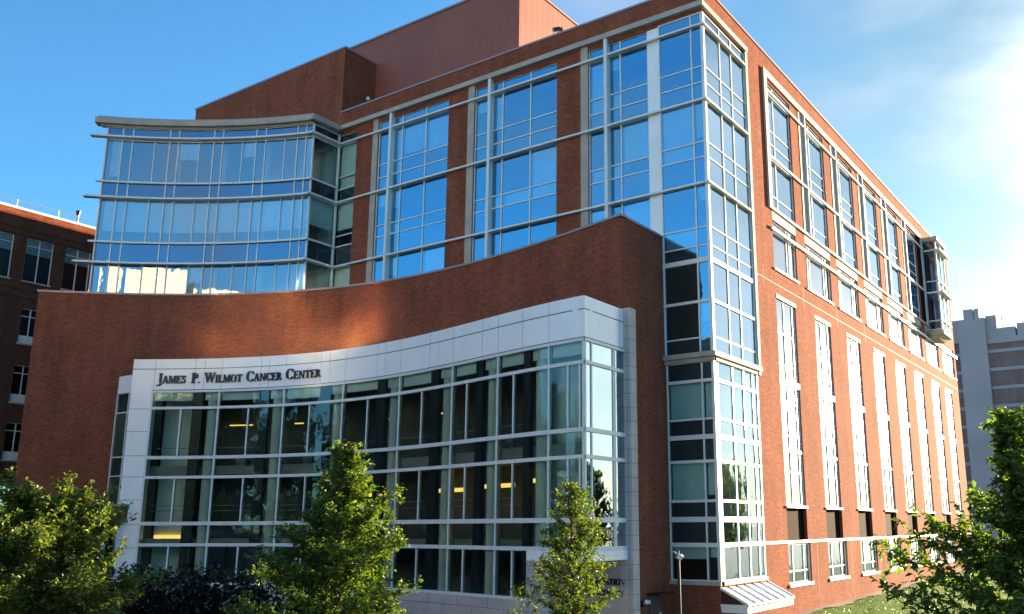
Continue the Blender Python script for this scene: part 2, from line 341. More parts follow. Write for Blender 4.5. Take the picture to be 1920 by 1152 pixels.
def curtain(F, u0, u1, rows, mulls, d, gm, name='curtain_wall', extra=None, wu=0.08, blinds=True, bprob=0.5, parent=bld, seed=0, spand=True, gs=None, forced=None):
    """rows: list of (z0,z1,kind) kind 'v' vision, 'b' low sill band, 's' spandrel"""
    r = random.Random(seed)
    fr = MB(); gl = MB(); sp = MB(); bl = MB(); ns = nb = 0; gl2 = MB() if gs else gl
    us = [u0]+list(mulls)+[u1]
    for u in us: fr.fb(F, u-wu/2, u+wu/2, rows[-1][0], rows[0][1], d-0.10, d+0.05)
    zs = sorted(set([q for a, b, k in rows for q in (a, b)]))
    for z in zs: fr.fb(F, u0, u1, z-0.035, z+0.035, d-0.10, d+0.038)
    if extra:
        for (u, za, zb) in extra: fr.fb(F, u-wu*0.42, u+wu*0.42, za, zb, d-0.10, d+0.045)
    for (a, b, k) in rows:
        if gs: gl2.new()
        cells = sorted(us + [u for (u, za, zb) in (extra or []) if za <= (a+b)/2 <= zb])
        for p, q in zip(cells, cells[1:]):
            tl = r.uniform(-0.004, 0.004)
            for x, y in zip(F.seg(p, q), F.seg(p, q)[1:]):
                (gl2 if k == 's' else gl).face([F.p(x, a, d+tl), F.p(y, a, d-tl), F.p(y, b, d-tl), F.p(x, b, d+tl)])
            if forced and (a, b) in forced and k == 'v': bl.new(); bl.sheet(F, p+0.05, q-0.05, b-(b-a)*forced[(a, b)], b-0.02, d-0.16); nb += 1
            elif k == 's' and spand: sp.new(); sp.sheet(F, p, q, a, b, d-0.09); ns += 1
            elif k == 'v' and blinds and r.random() < bprob:
                fz = r.choice([0.35, 0.4, 0.55, 1.0, 1.0, 0.85]); bl.new(); bl.sheet(F, p+0.05, q-0.05, b-(b-a)*fz, b-0.02, d-0.2); nb += 1
            elif k == 'b' and blinds and r.random() < 0.45: bl.new(); bl.sheet(F, p+0.05, q-0.05, a, b, d-0.2); nb += 1
    o = fr.build(name, ALU, parent)
    gl.build('glazing', gm, o)
    if gs: gl2.build('spandrel_glass', gs, o)
    if ns: sp.build('spandrel_panel', SPD, o)
    if nb: bl.build('window_blind', BLIND, o)
    return o

# rows between floors on the long front
Z1, Z2, Z3 = 25.62, 21.38, 16.86
def uprow(bot):
    rows = [(25.62, 26.35, 's'), (23.30, 25.62, 'v'), (22.40, 23.30, 'b'), (21.38, 22.40, 's'), (19.08, 21.38, 'v'), (18.33, 19.08, 'b'),
            (16.86, 18.33, 's'), (14.60, 16.86, 'v'), (13.65, 14.60, 'b')]
    return [q for q in rows if q[0] >= bot-0.01]

# ---- walls of the main block
LB = [(-23.78, -17.58), (-15.45, -9.30), (-7.12, 0.0)]
mb = MB()
holes = [(-27.72, -25.85, 13.6, 26.35)] + [(a, b, 13.65, 26.35) for a, b in LB] + [(-2.6, 0.0, -2.55, 13.65)]
mb.wall(FL, -27.72, 0, 11.0, 28.05, holes, 0.32)
mb.wall(FL, -2.6, 0, GZ, 11.0, [(-2.6, 0, -2.55, 11.0)], 0.32)
mb.mi = 1
for a, b in ((-25.85, -24.25), (-17.58, -15.97), (-9.3, -7.6)):
    for z in (22.35, 18.0): mb.fb(FL, a+0.01, b-0.01, z-0.02, z+0.02, 0.0, 0.004)
mb.build('brick_wall', [BR, JOINT], bld)
Sx = [(8.64, 11.74), (15.12, 18.14), (21.55, 24.62), (27.95, 30.95), (34.15, 37.15), (40.2, 43.25), (46.55, 49.6), (52.15, 55.1)]
Mx = [(8.64, 12.42), (14.05, 18.9), (20.35, 25.1), (26.75, 31.5), (33.05, 37.75), (39.3, 44.0), (45.6, 50.5), (52.3, 57.6)]
Bx = [(8.70, 12.62), (15.05, 18.95), (21.45, 25.45), (27.85, 31.75), (34.3, 38.1), (40.6, 44.6), (46.6, 47.28)]
Gx = [(8.58, 12.1), (15.08, 18.7), (21.6, 25.35), (28.02, 31.68), (34.2, 37.8), (40.3, 43.9), (46.6, 50.2), (52.1, 55.6)]
mb = MB()
holes = [(0, 5.3, -2.55, 26.35)] + [(a, b, 18.20, 26.3) for a, b in Bx] + [(a, b, 14.5, 17.45) for a, b in Mx]
holes += [(a, b, 1.05, 12.75) for a, b in Sx] + [(a, b, -0.82, 0.93) for a, b in Sx] + [(a, b, -3.1, -0.98) for a, b in Gx]
mb.wall(FR, 0, 58.4, GZ-0.6, 28.05, holes, 0.30)
mb.mi = 1
for z in (13.55, 22.35): mb.fb(FR, 5.7, 7.9 if z > 20 else 58, z-0.015, z+0.015, 0.0, 0.003)
for u in (13.2, 19.6, 26.0, 32.4): mb.fb(FR, u-0.012, u+0.012, GZ, -1.1, 0.0, 0.003); mb.fb(FR, u-6.312, u-6.288, 12.98, 14.35, 0, 0.003)
mb.build('brick_wall', [BR, JOINT], bld)
mb = MB(); mb.face([(0, 58.4, GZ), (-38, 58.4, GZ), (-38, 58.4, 28.05), (0, 58.4, 28.05)], None)
mb.face([(-38, 58.4, GZ), (-38, 11, GZ), (-38, 11, 28.05), (-38, 58.4, 28.05)]); mb.face([(-38, 11, GZ), (-45, 11, GZ), (-45, 11, 28.05), (-38, 11, 28.05)]); mb.face([(-45, 11, GZ), (-45, 0.02, GZ), (-45, 0.02, 28.05), (-45, 11, 28.05)])
mb.face([(-45, 0.02, GZ), (-27.72, 0.02, GZ), (-27.72, 0.02, 28.05), (-45, 0.02, 28.05)]); mb.build('brick_wall', BR, bld)
mb = MB(); mb.box(-45, -38.02, 11.02, 58.3, GZ, 27.0); mb.build('added_shade_wing', BR, bld)  # unseen wing added, height set to shade the old brick wall below its parapet
mb = MB(); mb.box(-37.8, -0.35, 0.35, 58.1, 27.3, 27.5); mb.build('roof', COPING, bld)
mb = MB()   # metal coping on the parapet
mb.fb(FL, -27.62, 0.06, 28.05, 28.17, -0.36, 0.06); mb.fb(FR, 0.36, 58.45, 28.05, 28.17, -0.36, 0.06)
mb.build('coping', COPING, bld)
# ---- stone cornice and pilasters of the long front, curtain rails
mb = MB()
mb.fb(FL, -27.8, 0.20, 26.62, 26.92, 0, 0.30); mb.fb(FR, -0.0, 5.62, 26.62, 26.92, 0, 0.20)
mb.build('cornice', STONE, bld)
mb = MB()
for a, b in ((-24.25, -23.78), (-15.95, -15.45), (-7.6, -7.12)): mb.new(); mb.fb(FL, a, b, 13.2, 26.62, 0, 0.06); mb.new()
mb.build('pilaster', STONE, bld)
mb = MB()
for u0, u1, mid in ((-22.58, -22.38, 0), (-14.24, -14.04, 0), (-5.95, -5.75, 0)): mb.new(); mb.fb(FL, u0, u1, 13.4, 26.62, -0.25, 0.24)
mb.build('fin', ALU, bld)
mb = MB()
for z in (Z1, Z2, Z3):
    mb.new(); mb.fb(FL, -27.62, 0.22, z-0.055, z+0.055, 0.05, 0.22)        # slim rail carried across piers
    for a, b in LB: mb.fb(FL, a, b, z-0.068, z-0.0, -0.22, 0.05)
    mb.fb(FR, -0.05, 5.3, z-0.055, z+0.055, 0.03, 0.22)
mb.build('facade_rail', ALU, bld)
curtain(FL, -27.70, -25.88, [q if q[2] != 's' else q for q in uprow(13.6)], [], -0.12, G_W, seed=1, bprob=0.6, forced={(23.30, 25.62): 0.95, (19.08, 21.38): 0.8, (14.60, 16.86): 1.0})
curtain(FL, -23.74, -17.60, uprow(13.6), [-22.5, -21.64, -19.55], -0.12, G_L, seed=2)
curtain(FL, -15.42, -9.32, uprow(13.6), [-14.15, -13.30, -11.22], -0.12, G_L, seed=3)
curtain(FL, -7.10, -3.32, uprow(13.6), [-5.86, -5.05], -0.12, G_L, seed=4)
mb = MB(); mb.fb(FL, -3.30, -2.56, 13.9, 26.35, -0.2, -0.02); mb.build('metal_panel', PANEL, bld)
# glazed corner, upper part
CZ = [(25.62, 26.35, 's'), (23.30, 25.62, 'v'), (22.40, 23.30, 'b'), (21.38, 22.40, 's'), (19.12, 21.38, 'v'), (18.29, 19.12, 'b'), (16.86, 18.29, 's'),
      (14.58, 16.86, 'v'), (13.62, 14.58, 'b'), (12.87, 13.62, 's'), (10.78, 12.87, 'v'), (8.97, 10.78, 'v'), (8.22, 8.97, 's')]
curtain(FL, -2.55, -0.04, CZ, [-0.64], 0.02, G_L, seed=5, bprob=0.35)
curtain(FR, 0.04, 5.28, CZ, [1.95, 3.42], 0.02, G_T, seed=6, bprob=0.3)
mb = MB(); mb.fb(FL, -0.06, 0.10, 8.2, 26.35, -0.1, 0.10); mb.build('corner_mullion', ALU, bld)
mb = MB()
for z, h in ((12.87, 0.24), (10.78, 0.14)):
    mb.new(); mb.fb(FL, -2.6, 0.09, z-h/2, z+h/2, 0.0, 0.092); mb.fb(FR, 0.0, 5.3, z-h/2, z+h/2, 0.0, 0.092)
mb.build('facade_rail', ALU, bld)
mb = MB()
mb.fb(FL, -2.6, 0.24, 7.98, 8.22, 0, 0.26); mb.fb(FR, 0, 5.6, 7.98, 8.22, 0, 0.24)
mb.fb(FL, -2.6, 0.12, 7.78, 7.98, -0.1, 0.12); mb.fb(FR, -0.1, 5.3, 7.78, 7.98, 0, 0.12)
mb.build('ledge', STONE, bld)
mb = MB(); mb.fb(FR, 5.32, 5.62, 7.78, 26.62, 0.0, 0.15); mb.build('corner_jamb', STONE, bld)
# glazed corner, lower part
LZ = [(6.85, 7.78, 's'), (4.99, 6.85, 'v'), (4.14, 4.99, 's'), (2.98, 4.14, 's'), (1.13, 2.98, 'v'), (0.28, 1.13, 's'), (-0.89, 0.28, 's'), (-2.5, -0.89, 'v')]
curtain(FL, -2.52, -0.04, LZ, [-0.62], -0.02, G_W, seed=7, bprob=0.9)
curtain(FR, 0.04, 5.28, [(a, b, 'v') for a, b, k in LZ], [0.38, 2.14, 3.48, 4.64], -0.02, G_T, seed=8, bprob=0.2, wu=0.11)
mb = MB()
mb.fb(FL, -0.05, 0.06, -2.5, 7.78, -0.1, 0.06)
mb.build('corner_mullion', ALU, bld); mb = MB()
for z, h in ((6.85, 0.15), (4.14, 0.22), (0.28, 0.24), (-0.89, 0.20), (2.98, 0.14), (1.13, 0.13), (4.99, 0.10)):
    mb.new(); mb.fb(FL, -2.55, 0.055, z-h/2, z+h/2, -0.05, 0.056); mb.fb(FR, 0.0, 5.3, z-h/2, z+h/2, -0.05, 0.056)
mb.build('facade_rail', ALU, bld)
mb = MB(); mb.fb(FL, -2.6, 0.10, -2.70, -2.52, -0.2, 0.10); mb.fb(FR, -0.2, 5.45, -2.70, -2.52, 0.0, 0.10); mb.build('sill', STONE, bld)

# ---- interiors behind the glass
mb = MB()
for z in (22.05, 17.65, 13.2, 8.6, 4.2, 0.0): mb.new(); mb.box(-27.6, -0.5, 0.45, 5.6, z-0.35, z+0.1); mb.box(-5.6, -0.45, 5.6, 58.0, z-0.35, z+0.1)
mb.build('floor_slab', CEIL, bld)
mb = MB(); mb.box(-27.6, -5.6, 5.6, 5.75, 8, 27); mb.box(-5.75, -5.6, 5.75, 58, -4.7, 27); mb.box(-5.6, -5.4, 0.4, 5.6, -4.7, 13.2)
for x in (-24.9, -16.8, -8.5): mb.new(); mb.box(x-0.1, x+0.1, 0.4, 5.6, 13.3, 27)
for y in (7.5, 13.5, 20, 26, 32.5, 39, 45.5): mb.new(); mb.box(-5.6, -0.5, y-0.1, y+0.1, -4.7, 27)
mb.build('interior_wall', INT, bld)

# ---- sunlit side: trim frame, fins, rails, upper bays
mb = MB()
mb.fb(FR, 8.15, 46.6, 26.50, 26.92, 0, 0.12); mb.fb(FR, 8.15, 8.62, 18.20, 26.50, 0, 0.12); mb.fb(FR, 8.15, 47.9, 18.02, 18.20, 0, 0.12)
mb.build('stone_frame', STONE, bld)
mb = MB()
for (a, b) in Bx[1:]: mb.new(); mb.fb(FR, a-0.14, a-0.0, 18.08, 26.5, 0, 0.16)
mb.build('fin', ALU, bld)
mb = MB()
for (a, b), q in zip(Bx[1:], (14.08, 20.43, 26.83, 33.1, 39.7, 46.0)): mb.new(); mb.fb(FR, q, a-0.14, 18.08, 26.5, 0, 0.03)
mb.build('pilaster', STONE, bld)
mb = MB()
for z in (Z1, Z2): mb.new(); mb.fb(FR, 8.62, 47.2, z-0.08, z+0.08, 0.03, 0.13)
mb.new(); mb.fb(FR, 8.3, 58.8, 16.74, 16.92, 0.0, 0.13)
mb.build('facade_rail', ALU, bld)
def win(F, a, b, c, e, d, us, zs, gm, bp, seed, sill=None, wu=0.08, bz=None, name='window'):
    r = random.Random(seed); fr = MB(); gl = MB(); bl = MB(); nb = 0
    U_ = [a]+[a+(b-a)*t for t in us]+[b]; Zs = [c]+list(zs)+[e]
    for i, u in enumerate(U_):
        uu = u+wu/2 if i == 0 else (u-wu/2 if i == len(U_)-1 else u)
        fr.fb(F, uu-wu/2, uu+wu/2, c, e, d-0.1, d+0.05)
    for i, z in enumerate(Zs):
        zz = z+0.04 if i == 0 else (z-0.04 if i == len(Zs)-1 else z); fr.fb(F, a, b, zz-0.04, zz+0.04, d-0.1, d+0.038)
    for p, q in zip(U_, U_[1:]):
        for x, y in zip(Zs, Zs[1:]):
            t1, t2 = r.uniform(-.004, .004), r.uniform(-.003, .003)
            gl.face([F.p(p, x, d+t1+t2), F.p(q, x, d-t1+t2), F.p(q, y, d-t1-t2), F.p(p, y, d+t1-t2)])
            if r.random() < bp: bl.sheet(F, p+0.03, q-0.03, max(x+0.03, y-(y-x)*r.choice([0.4, 0.7, 1, 1])), y-0.03, d-0.17); nb += 1
    o = fr.build(name, ALU, bld); gl.build('pane', gm, o)
    if nb: bl.build('window_blind', BLIND, o)
    if sill: s_ = MB(); s_.fb(F, a-0.08, b+0.08, c-sill, c, -0.2, 0.09); s_.build('sill', WHITEP, o)
    return o
for i, (a, b) in enumerate(Bx):
    win(FR, a, b, 18.20, 26.3, -0.13, [0.3] if i < 6 else [], [19.05, 21.38, 22.4, 23.25, 25.62], G_T, 0.3, 20+i)
    if i < 7:
        mp_ = MB(); mp_.fb(FR, Mx[i][0], Mx[i][1], 17.45, 18.02, 0.0, 0.012)
        mp_.build('lintel', STONE, bld)
for i, (a, b) in enumerate(Mx):
    win(FR, a, b, 14.5, 17.45, -0.14, [0.12, 0.2, 0.74, 0.84] if i else [0.62, 0.74, 0.8], [16.72], G_R, 0.2, 40+i, sill=0.12, wu=0.07)
for i, (a, b) in enumerate(Sx):
    win(FR, a, b, 1.05, 12.75, -0.13, [0.42, 0.86], [2.9, 4.12, 4.92, 6.8, 7.75, 8.95, 10.78], G_R, 0.15, 60+i, sill=0.12, wu=0.075)
    s_ = MB(); s_.fb(FR, a, b, 12.75, 12.95, -0.25, 0.03); s_.new(); s_.fb(FR, a+0.02, b+0.08, 7.78, 8.1, -0.25, -0.0); s_.new(); s_.fb(FR, a+0.02, b-0.02, 4.0, 4.16, -0.25, -0.04); s_.build('transom_band', WHITEP, bld)
    lv = MB(); lv.sheet(FR, a, b, -0.82, 0.93, -0.20)
    k = -0.78
    while k < 0.9: lv.fb(FR, a, b, k, k+0.03, -0.20, -0.19); k += 0.087
    lv.build('louvre_panel', LOUV, bld)
    g0, g1 = Gx[i]
    win(FR, g0, g1, -3.1, -0.98, -0.14, [0.26, 0.74], [-2.45], G_T, 0.2, 80+i, sill=0.16, wu=0.08)
mb = MB(); mb.fb(FR, 5.3, 58.4, -0.96, -0.82, 0, 0.05); mb.build('belt_course', WHITEP, bld)

# ---- penthouse volumes on the roof
mb = MB(); mb.box(-45.0, -27.55, 0.01, 11.0, 28.0, 33.0); mb.face([(-45, -0.001, 26.6), (-27.6, -0.001, 26.6), (-27.6, -0.001, 28.06), (-45, -0.001, 28.06)]); mb.build('brick_penthouse', BR, bld)
mb = MB(); mb.box(-45.06, -27.49, -0.05, 11.06, 33.0, 33.14); mb.build('coping', COPING, bld)
mb = MB(); mb.box(-32, -14.39, 2.95, 45, 27.5, 35.2)
k = -31.5
while k < -14.5: mb.box(k, k+0.012, 2.946, 2.95, 27.6, 35.15); k += 0.60
k = 3.1
while k < 45: mb.box(-14.39, -14.387, k, k+0.012, 27.6, 35.15); k += 0.60
mb.build('metal_penthouse', METALR, bld)
mb = MB(); mb.box(-32.1, -14.3, 2.86, 45.1, 35.2, 35.34); mb.build('coping', COPING, bld)

# ---- upper curved glass bay
US = [-25.2, -24.21, -23.57, -21.17, -20.57, -18.21, -17.60, -15.26, -14.60, -12.29, -11.65, -11.15]
URows = [(25.50, 26.38, 's'), (22.50, 25.50, 'v'), (21.30, 22.50, 's'), (18.32, 21.30, 'v'), (16.84, 18.32, 's'), (13.6, 16.84, 'v')]
ex = []
for u in (-22.13, -19.17, -16.22, -13.2):
    for a, b in ((22.5, 25.5), (18.32, 21.3), (13.6, 16.84)): ex.append((u, a, b))
curtain(CU, US[0], US[-1], URows, US[1:-1], 0.0, G_C, seed=11, extra=ex, wu=0.075, bprob=0.12, gs=G_CS, forced={(18.32, 21.3): 0.73})
FE = Flat((OU[0]+RU*math.sin(-11.15/RU), OU[1]+RU*math.cos(-11.15/RU), 0), (0, 1, 0), (1, 0, 0))   # short return of the bay
FE_L = -FE.o.y
curtain(FE, 0.03, FE_L-0.05, URows, [], 0.0, G_W, seed=12, bprob=0.3, forced={(18.32, 21.30): 0.62})
mb = MB(); mb.fb(FE, -0.03, 0.04, 13.4, 26.4, -0.05, 0.04); mb.fb(FL, FE.o.x+0.0, FE.o.x+0.12, 13.4, 26.4, 0.0, 0.1); mb.build('corner_mullion', ALU, bld)
mb = MB()
mb.fb(CU, -25.95, -11.0, 26.50, 26.88, -0.3, 0.45); mb.fb(FE, -0.45, FE_L-0.42, 26.50, 26.88, 0, 0.45)
mb.fb(CU, -25.6, -11.15, 26.38, 26.50, -0.2, 0.15)
mb.build('cornice', STONE, bld)
mb = MB(); mb.fb(CU, -25.8, -11.05, 26.88, 27.0, -0.3, 0.36); mb.build('coping', COPING, bld)
mb = MB()
for z, dd, over in ((25.62, 0.42, 0.95), (22.50, 0.16, 0.35), (21.34, 0.42, 0.95), (18.32, 0.16, 0.4), (16.86, 0.42, 1.1)):
    mb.new(); mb.fb(CU, -25.2-over, -11.12, z-0.06, z+0.06, -0.02, dd); mb.fb(FE, -dd, FE_L-dd, z-0.06, z+0.06, 0.0, dd)
mb.build('facade_rail', ALU, bld)
mb = MB()   # end return at the far left, roof and floors of the bay
eL = CU.p(-25.2, 0, 0)
mb.box(eL.x+0.02, eL.x+0.1, eL.y, 1.0, 13.4, 26.5); mb.build('end_wall', ALUD, bld)
mb = MB()
def cslab(m_, F, u0, u1, z0, z1, d0, back):
    us = F.seg(u0, u1)
    for a, b in zip(us, us[1:]):
        A, B = F.p(a, 0, d0), F.p(b, 0, d0)
        m_.hexa([Vector((A.x, A.y, z0)), Vector((B.x, B.y, z0)), Vector((B.x, back, z0)), Vector((A.x, back, z0)), Vector((A.x, A.y, z1)), Vector((B.x, B.y, z1)), Vector((B.x, back, z1)), Vector((A.x, back, z1))])
cslab(mb, CU, -25.1, -11.2, 26.42, 26.8, -0.15, 0.0)
for z in (22.0, 17.75, 13.4): mb.new(); cslab(mb, CU, -25.0, -11.3, z-0.3, z+0.1, -0.3, -0.01)
mb.build('floor_slab', CEIL, bld)
mb = MB(); mb.box(-39.4, -27.8, -0.2, -0.05, 13, 26.4); mb.new(); mb.box(-27.55, -25.7, 1.6, 1.7, 13.6, 26.4)
mb.build('interior_wall', INTL, bld)
mb = MB()
for u in (-24.5, -20.9, -17.9, -14.9, -12.0):
    p = CU.p(u, 0, -1.1); mb.new(); mb.cyl((p.x, p.y, 13.4), (p.x, p.y, 26.4), 0.22, n=12)
mb.build('interior_column', INTL, bld)

# ---- low curved brick wall
mb = MB()
mb.wall(CB, -39.86, -2.6, GZ, 14.38, [], 0.3)
FS = Flat((-2.6, 0, 0), (0, 1, 0), (1, 0, 0))
yb = CB.f(-2.6)[1]
mb.wall(FS, yb, 0, GZ, 14.38, [], 0.3)
FE2 = Flat((-39.86, 0, 0), (0, 1, 0), (1, 0, 0)); y2 = CB.f(-39.86)[1]
mb.wall(FE2, y2, y2+14, GZ, 14.38, [], 0.3)
mb.mi = 1
mb.fb(CB, -2.64, -2.61, GZ, 14.35, 0, 0.004); mb.fb(FS, yb+0.02, -0.02, 13.55, 13.58, 0, 0.004); mb.fb(FS, yb+0.02, -0.02, 4.2, 4.23, 0, 0.004)
mb.fb(CB, -39.7, -33.4, 6.98, 7.01, 0, 0.004)
mb.build('curved_brick_wall', [BR, JOINT], bld)
mb = MB(); cslab(mb, CB, -39.7, -2.9, 13.9, 14.0, -0.3, 0.0); mb.build('roof', COPING, bld)
mb = MB(); mb.fb(CB, -39.92, -2.56, 14.38, 14.50, -0.4, 0.06); mb.fb(FS, yb-0.02, 0, 14.38, 14.50, -0.4, 0.06); mb.build('coping', COPING, bld)

# ---- white curved entrance wing
XL, XL2, XR = -32.45, -31.44, -2.32
yR = CW.f(XR)[1]
FW = Flat((XR, 0, 0), (0, 1, 0), (1, 0, 0))
mb = MB(); mb.fb(CW, XL, XR, 7.83, 9.68, -0.6, 0.02); mb.fb(CW, XL, XL2, GZ, 7.83, -0.6, 0.02); mb.fb(FW, yR, -4.56, 7.83, 9.68, -0.6, 0.02)
mb.mi = 1
mb.fb(CW, XL, XR, 9.075, 9.115, 0.0, 0.026); mb.fb(FW, yR, -4.56, 9.075, 9.115, 0.0, 0.026)
mb.fb(CW, XL2, XR, 7.83, 7.87, 0.0, 0.05); mb.fb(FW, yR, -4.56, 7.83, 7.87, 0.0, 0.05)
for x in (-31.38, -29.33, -28.83, -27.87, -25.58, -25.06, -23.98, -21.60, -20.94, -19.75, -17.30, -16.64, -15.39, -13.0, -12.32, -11.09, -8.84, -7.66, -5.98, -4.31, -2.72):
    mb.fb(CW, x-0.007, x+0.007, 7.87, 9.66, 0.018, 0.0215)
for z in (6.75, 5.45, 4.05, 2.85, 1.55, 0.2, -1.1, -2.4): mb.fb(CW, XL+0.01, XL2-0.01, z-0.01, z+0.01, 0.018, 0.024)
mb.fb(CW, XL2-0.012, XL2+0.012, GZ, 7.8, 0.0, 0.024)
for y in (-7.3, -4.9): mb.fb(FW, y-0.007, y+0.007, 7.87, 9.66, 0.018, 0.0215)
mb.build('white_fascia', [PANEL, JOINT], bld)
WM = [-31.40, -27.91, -23.99, -19.85, -15.39, -11.10, -7.65, -4.30, -2.36]
DK = [(-29.36, -28.84), (-25.60, -25.05), (-21.60, -20.95), (-17.28, -16.66), (-12.93, -12.35), (-9.36, -8.86), (-5.96, -5.55)]
SH = [-29.90, -26.16, -22.22, -17.93, -13.55, -9.95, -6.55, -3.2, -2.55]
WROWS = [(6.79, 7.76, 'b'), (3.94, 6.79, 'v'), (2.82, 3.94, 's'), (0.24, 2.82, 'v'), (-0.93, 0.24, 's')]
fr = MB(); gl = MB()
for u in WM: fr.fb(CW, u-0.045, u+0.045, -0.93, 7.76, -0.12, 0.05)
for u in WM[:-1]:
    if u < -5.6: fr.fb(CW, u-0.045, u+0.045, -3.0, -0.93, -0.12, 0.05)
for u in (-7.65, -6.5): fr.fb(CW, u-0.04, u+0.04, -3.0, -0.93, -0.12, 0.045)
for u in SH:
    for a, b, k in WROWS:
        if k == 'v': fr.fb(CW, u-0.04, u+0.04, a, b, -0.10, 0.042)
    if u < -7: fr.fb(CW, u-0.04, u+0.04, -3.0, -0.93, -0.10, 0.042)
for z, h in ((7.76, 0.13), (6.79, 0.15), (3.94, 0.18), (2.82, 0.16), (0.24, 0.20), (-0.93, 0.17)):
    fr.fb(CW, XL2, XR, z-h/2, z+h/2, -0.12, 0.075); fr.fb(FW, yR, -4.56, z-h/2, z+h/2, -0.12, 0.075)
fr.fb(CW, XL2, -5.55, -3.06, -2.94, -0.2, 0.08)
for y in (yR+0.04, -7.24, -5.48, -5.36): fr.fb(FW, y-0.04, y+0.04, -0.93, 7.76, -0.10, 0.045)
ow = fr.build('curtain_wall', ALU, bld)
rg = random.Random(8)
for lo, hi in ((6.79, 7.76), (3.94, 6.79), (2.82, 3.94), (0.24, 2.82), (-0.93, 0.24), (-3.0, -0.93)):
    cells = [u for u in WM if hi > -0.9 or u < -5.5]
    if hi <= -0.9: cells.append(-5.6)
    for a, b in zip(cells, cells[1:]):
        for x, y in zip(CW.seg(a, b), CW.seg(a, b)[1:]):
            gl.face([CW.p(x, lo, 0), CW.p(y, lo, 0), CW.p(y, hi, 0), CW.p(x, hi, 0)])
gl.build('glazing', G_W, ow)
gl = MB()
for lo, hi in ((6.79, 7.76), (3.94, 6.79), (2.82, 3.94), (0.24, 2.82), (-0.93, 0.24)):
    for a, b in ((yR, -7.24), (-7.24, -5.4), (-5.4, -4.56)): gl.face([FW.p(a, lo, rg.uniform(-.003, .003)), FW.p(b, lo, 0), FW.p(b, hi, 0), FW.p(a, hi, 0)])
gl.build('glazing', G_S, ow)
mb = MB()
for a, b in DK: mb.new(); mb.fb(CW, a, b, -3.0, 7.70, -0.30, -0.05)
mb.build('dark_panel', DKPAN, ow)
mb = MB()
cuts = sorted(WM+[q for d_ in DK for q in d_]); 
for a, b in zip(cuts, cuts[1:]):
    if (a, b) in DK or b-a < 0.4: continue
    mb.new(); mb.sheet(CW, a+0.07, b-0.07, 7.76-rg.uniform(0.5, 0.62), 7.74, -0.18)
mb.build('window_blind', BLIND, ow)
# interior of the wing
mb = MB(); 
for z0, z1, bk in ((7.75, 9.5, 0.0), (3.0, 3.5, 0.6), (-1.1, -0.6, 0.6)):
    mb.new(); us = CW.seg(XL+0.1, XR-0.1)
    for a, b in zip(us, us[1:]):
        A, B = CW.p(a, 0, -bk-0.1), CW.p(b, 0, -bk-0.1); C_, D_ = CB.f(min(b, -2.7)), CB.f(min(a, -2.7))
        mb.hexa([Vector((A.x, A.y, z0)), Vector((B.x, B.y, z0)), Vector((min(B.x, -2.7), C_[1]-0.02, z0)), Vector((min(A.x, -2.75), D_[1]-0.02, z0)), Vector((A.x, A.y, z1)), Vector((B.x, B.y, z1)), Vector((min(B.x, -2.7), C_[1]-0.02, z1)), Vector((min(A.x, -2.75), D_[1]-0.02, z1))])
mb.build('floor_slab', CEIL, bld)
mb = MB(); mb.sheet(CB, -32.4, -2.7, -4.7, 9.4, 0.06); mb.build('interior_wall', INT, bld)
mb = MB()
mb.fb(CW, -31.3, -29.5, -3.0, 7.7, -1.6, -1.5); mb.new(); mb.fb(CW, -5.4, -2.7, -0.8, 3.0, -1.2, -1.1); mb.new(); mb.fb(CW, -5.4, -2.7, 3.4, 7.7, -1.3, -1.2)
mb.build('interior_partition', INTL, bld)
mb = MB(); mb.fb(CW, -4.05, -3.75, 1.0, 1.6, -1.1, -1.07); mb.build('picture_frame', DARKM, bld)
mb = MB()
for a, b in DK:
    p = CW.p(b+0.42, 0, -0.50); mb.new(); mb.cyl((p.x, p.y, -4.7), (p.x, p.y, 7.7), 0.33, n=16)
mb.build('interior_column', INTL, bld)
mb = MB()
for (x0, x1, z, d_) in ((-28.3, -27.1, 6.0, -2.2), (-24.7, -24.2, 6.0, -2.2), (-20.6, -19.6, 1.75, -2.2), (-15.6, -12.9, 1.85, -2.4), (-11.9, -9.3, 1.95, -2.4), (-8.3, -6.1, 2.1, -2.4), (-31.2, -29.9, -0.50, -1.3), (-18.6, -17.9, 5.9, -2.2), (-14.8, -14.1, 5.9, -2.2)):
    mb.new(); mb.fb(CW, x0, x1, z-(0.10 if z < 3 else 0.03), z+(0.10 if z < 3 else 0.03), d_-0.1, d_)
mb.build('ceiling_light', LAMPON, bld)
mb = MB()
for z in (1.25, 0.95): mb.new(); mb.fb(CW, -31.2, -5.6, z-0.02, z+0.02, -0.62, -0.58)
mb.new(); mb.fb(CW, -31.2, -5.6, 4.5, 4.54, -0.62, -0.58)
mb.build('handrail', ALUD, bld)
mb = MB()
for i, (x, z0) in enumerate(((-19.2, 0.0), (-14.4, 0.0), (-14.0, 3.55), (-10.6, 0.0), (-8.2, 3.55), (-7.0, 0.0), (-23.2, 3.55), (-27.2, 3.55), (-26.6, 0.0))):
    mb.new(); mb.fb(CW, x, x+0.55, z0-0.55+(0.35 if z0 else 0.3), z0+0.35+(0.0 if i % 2 else 0.25), -1.5, -0.95)
mb.build('seat_back', INTL if False else ALUD, bld)
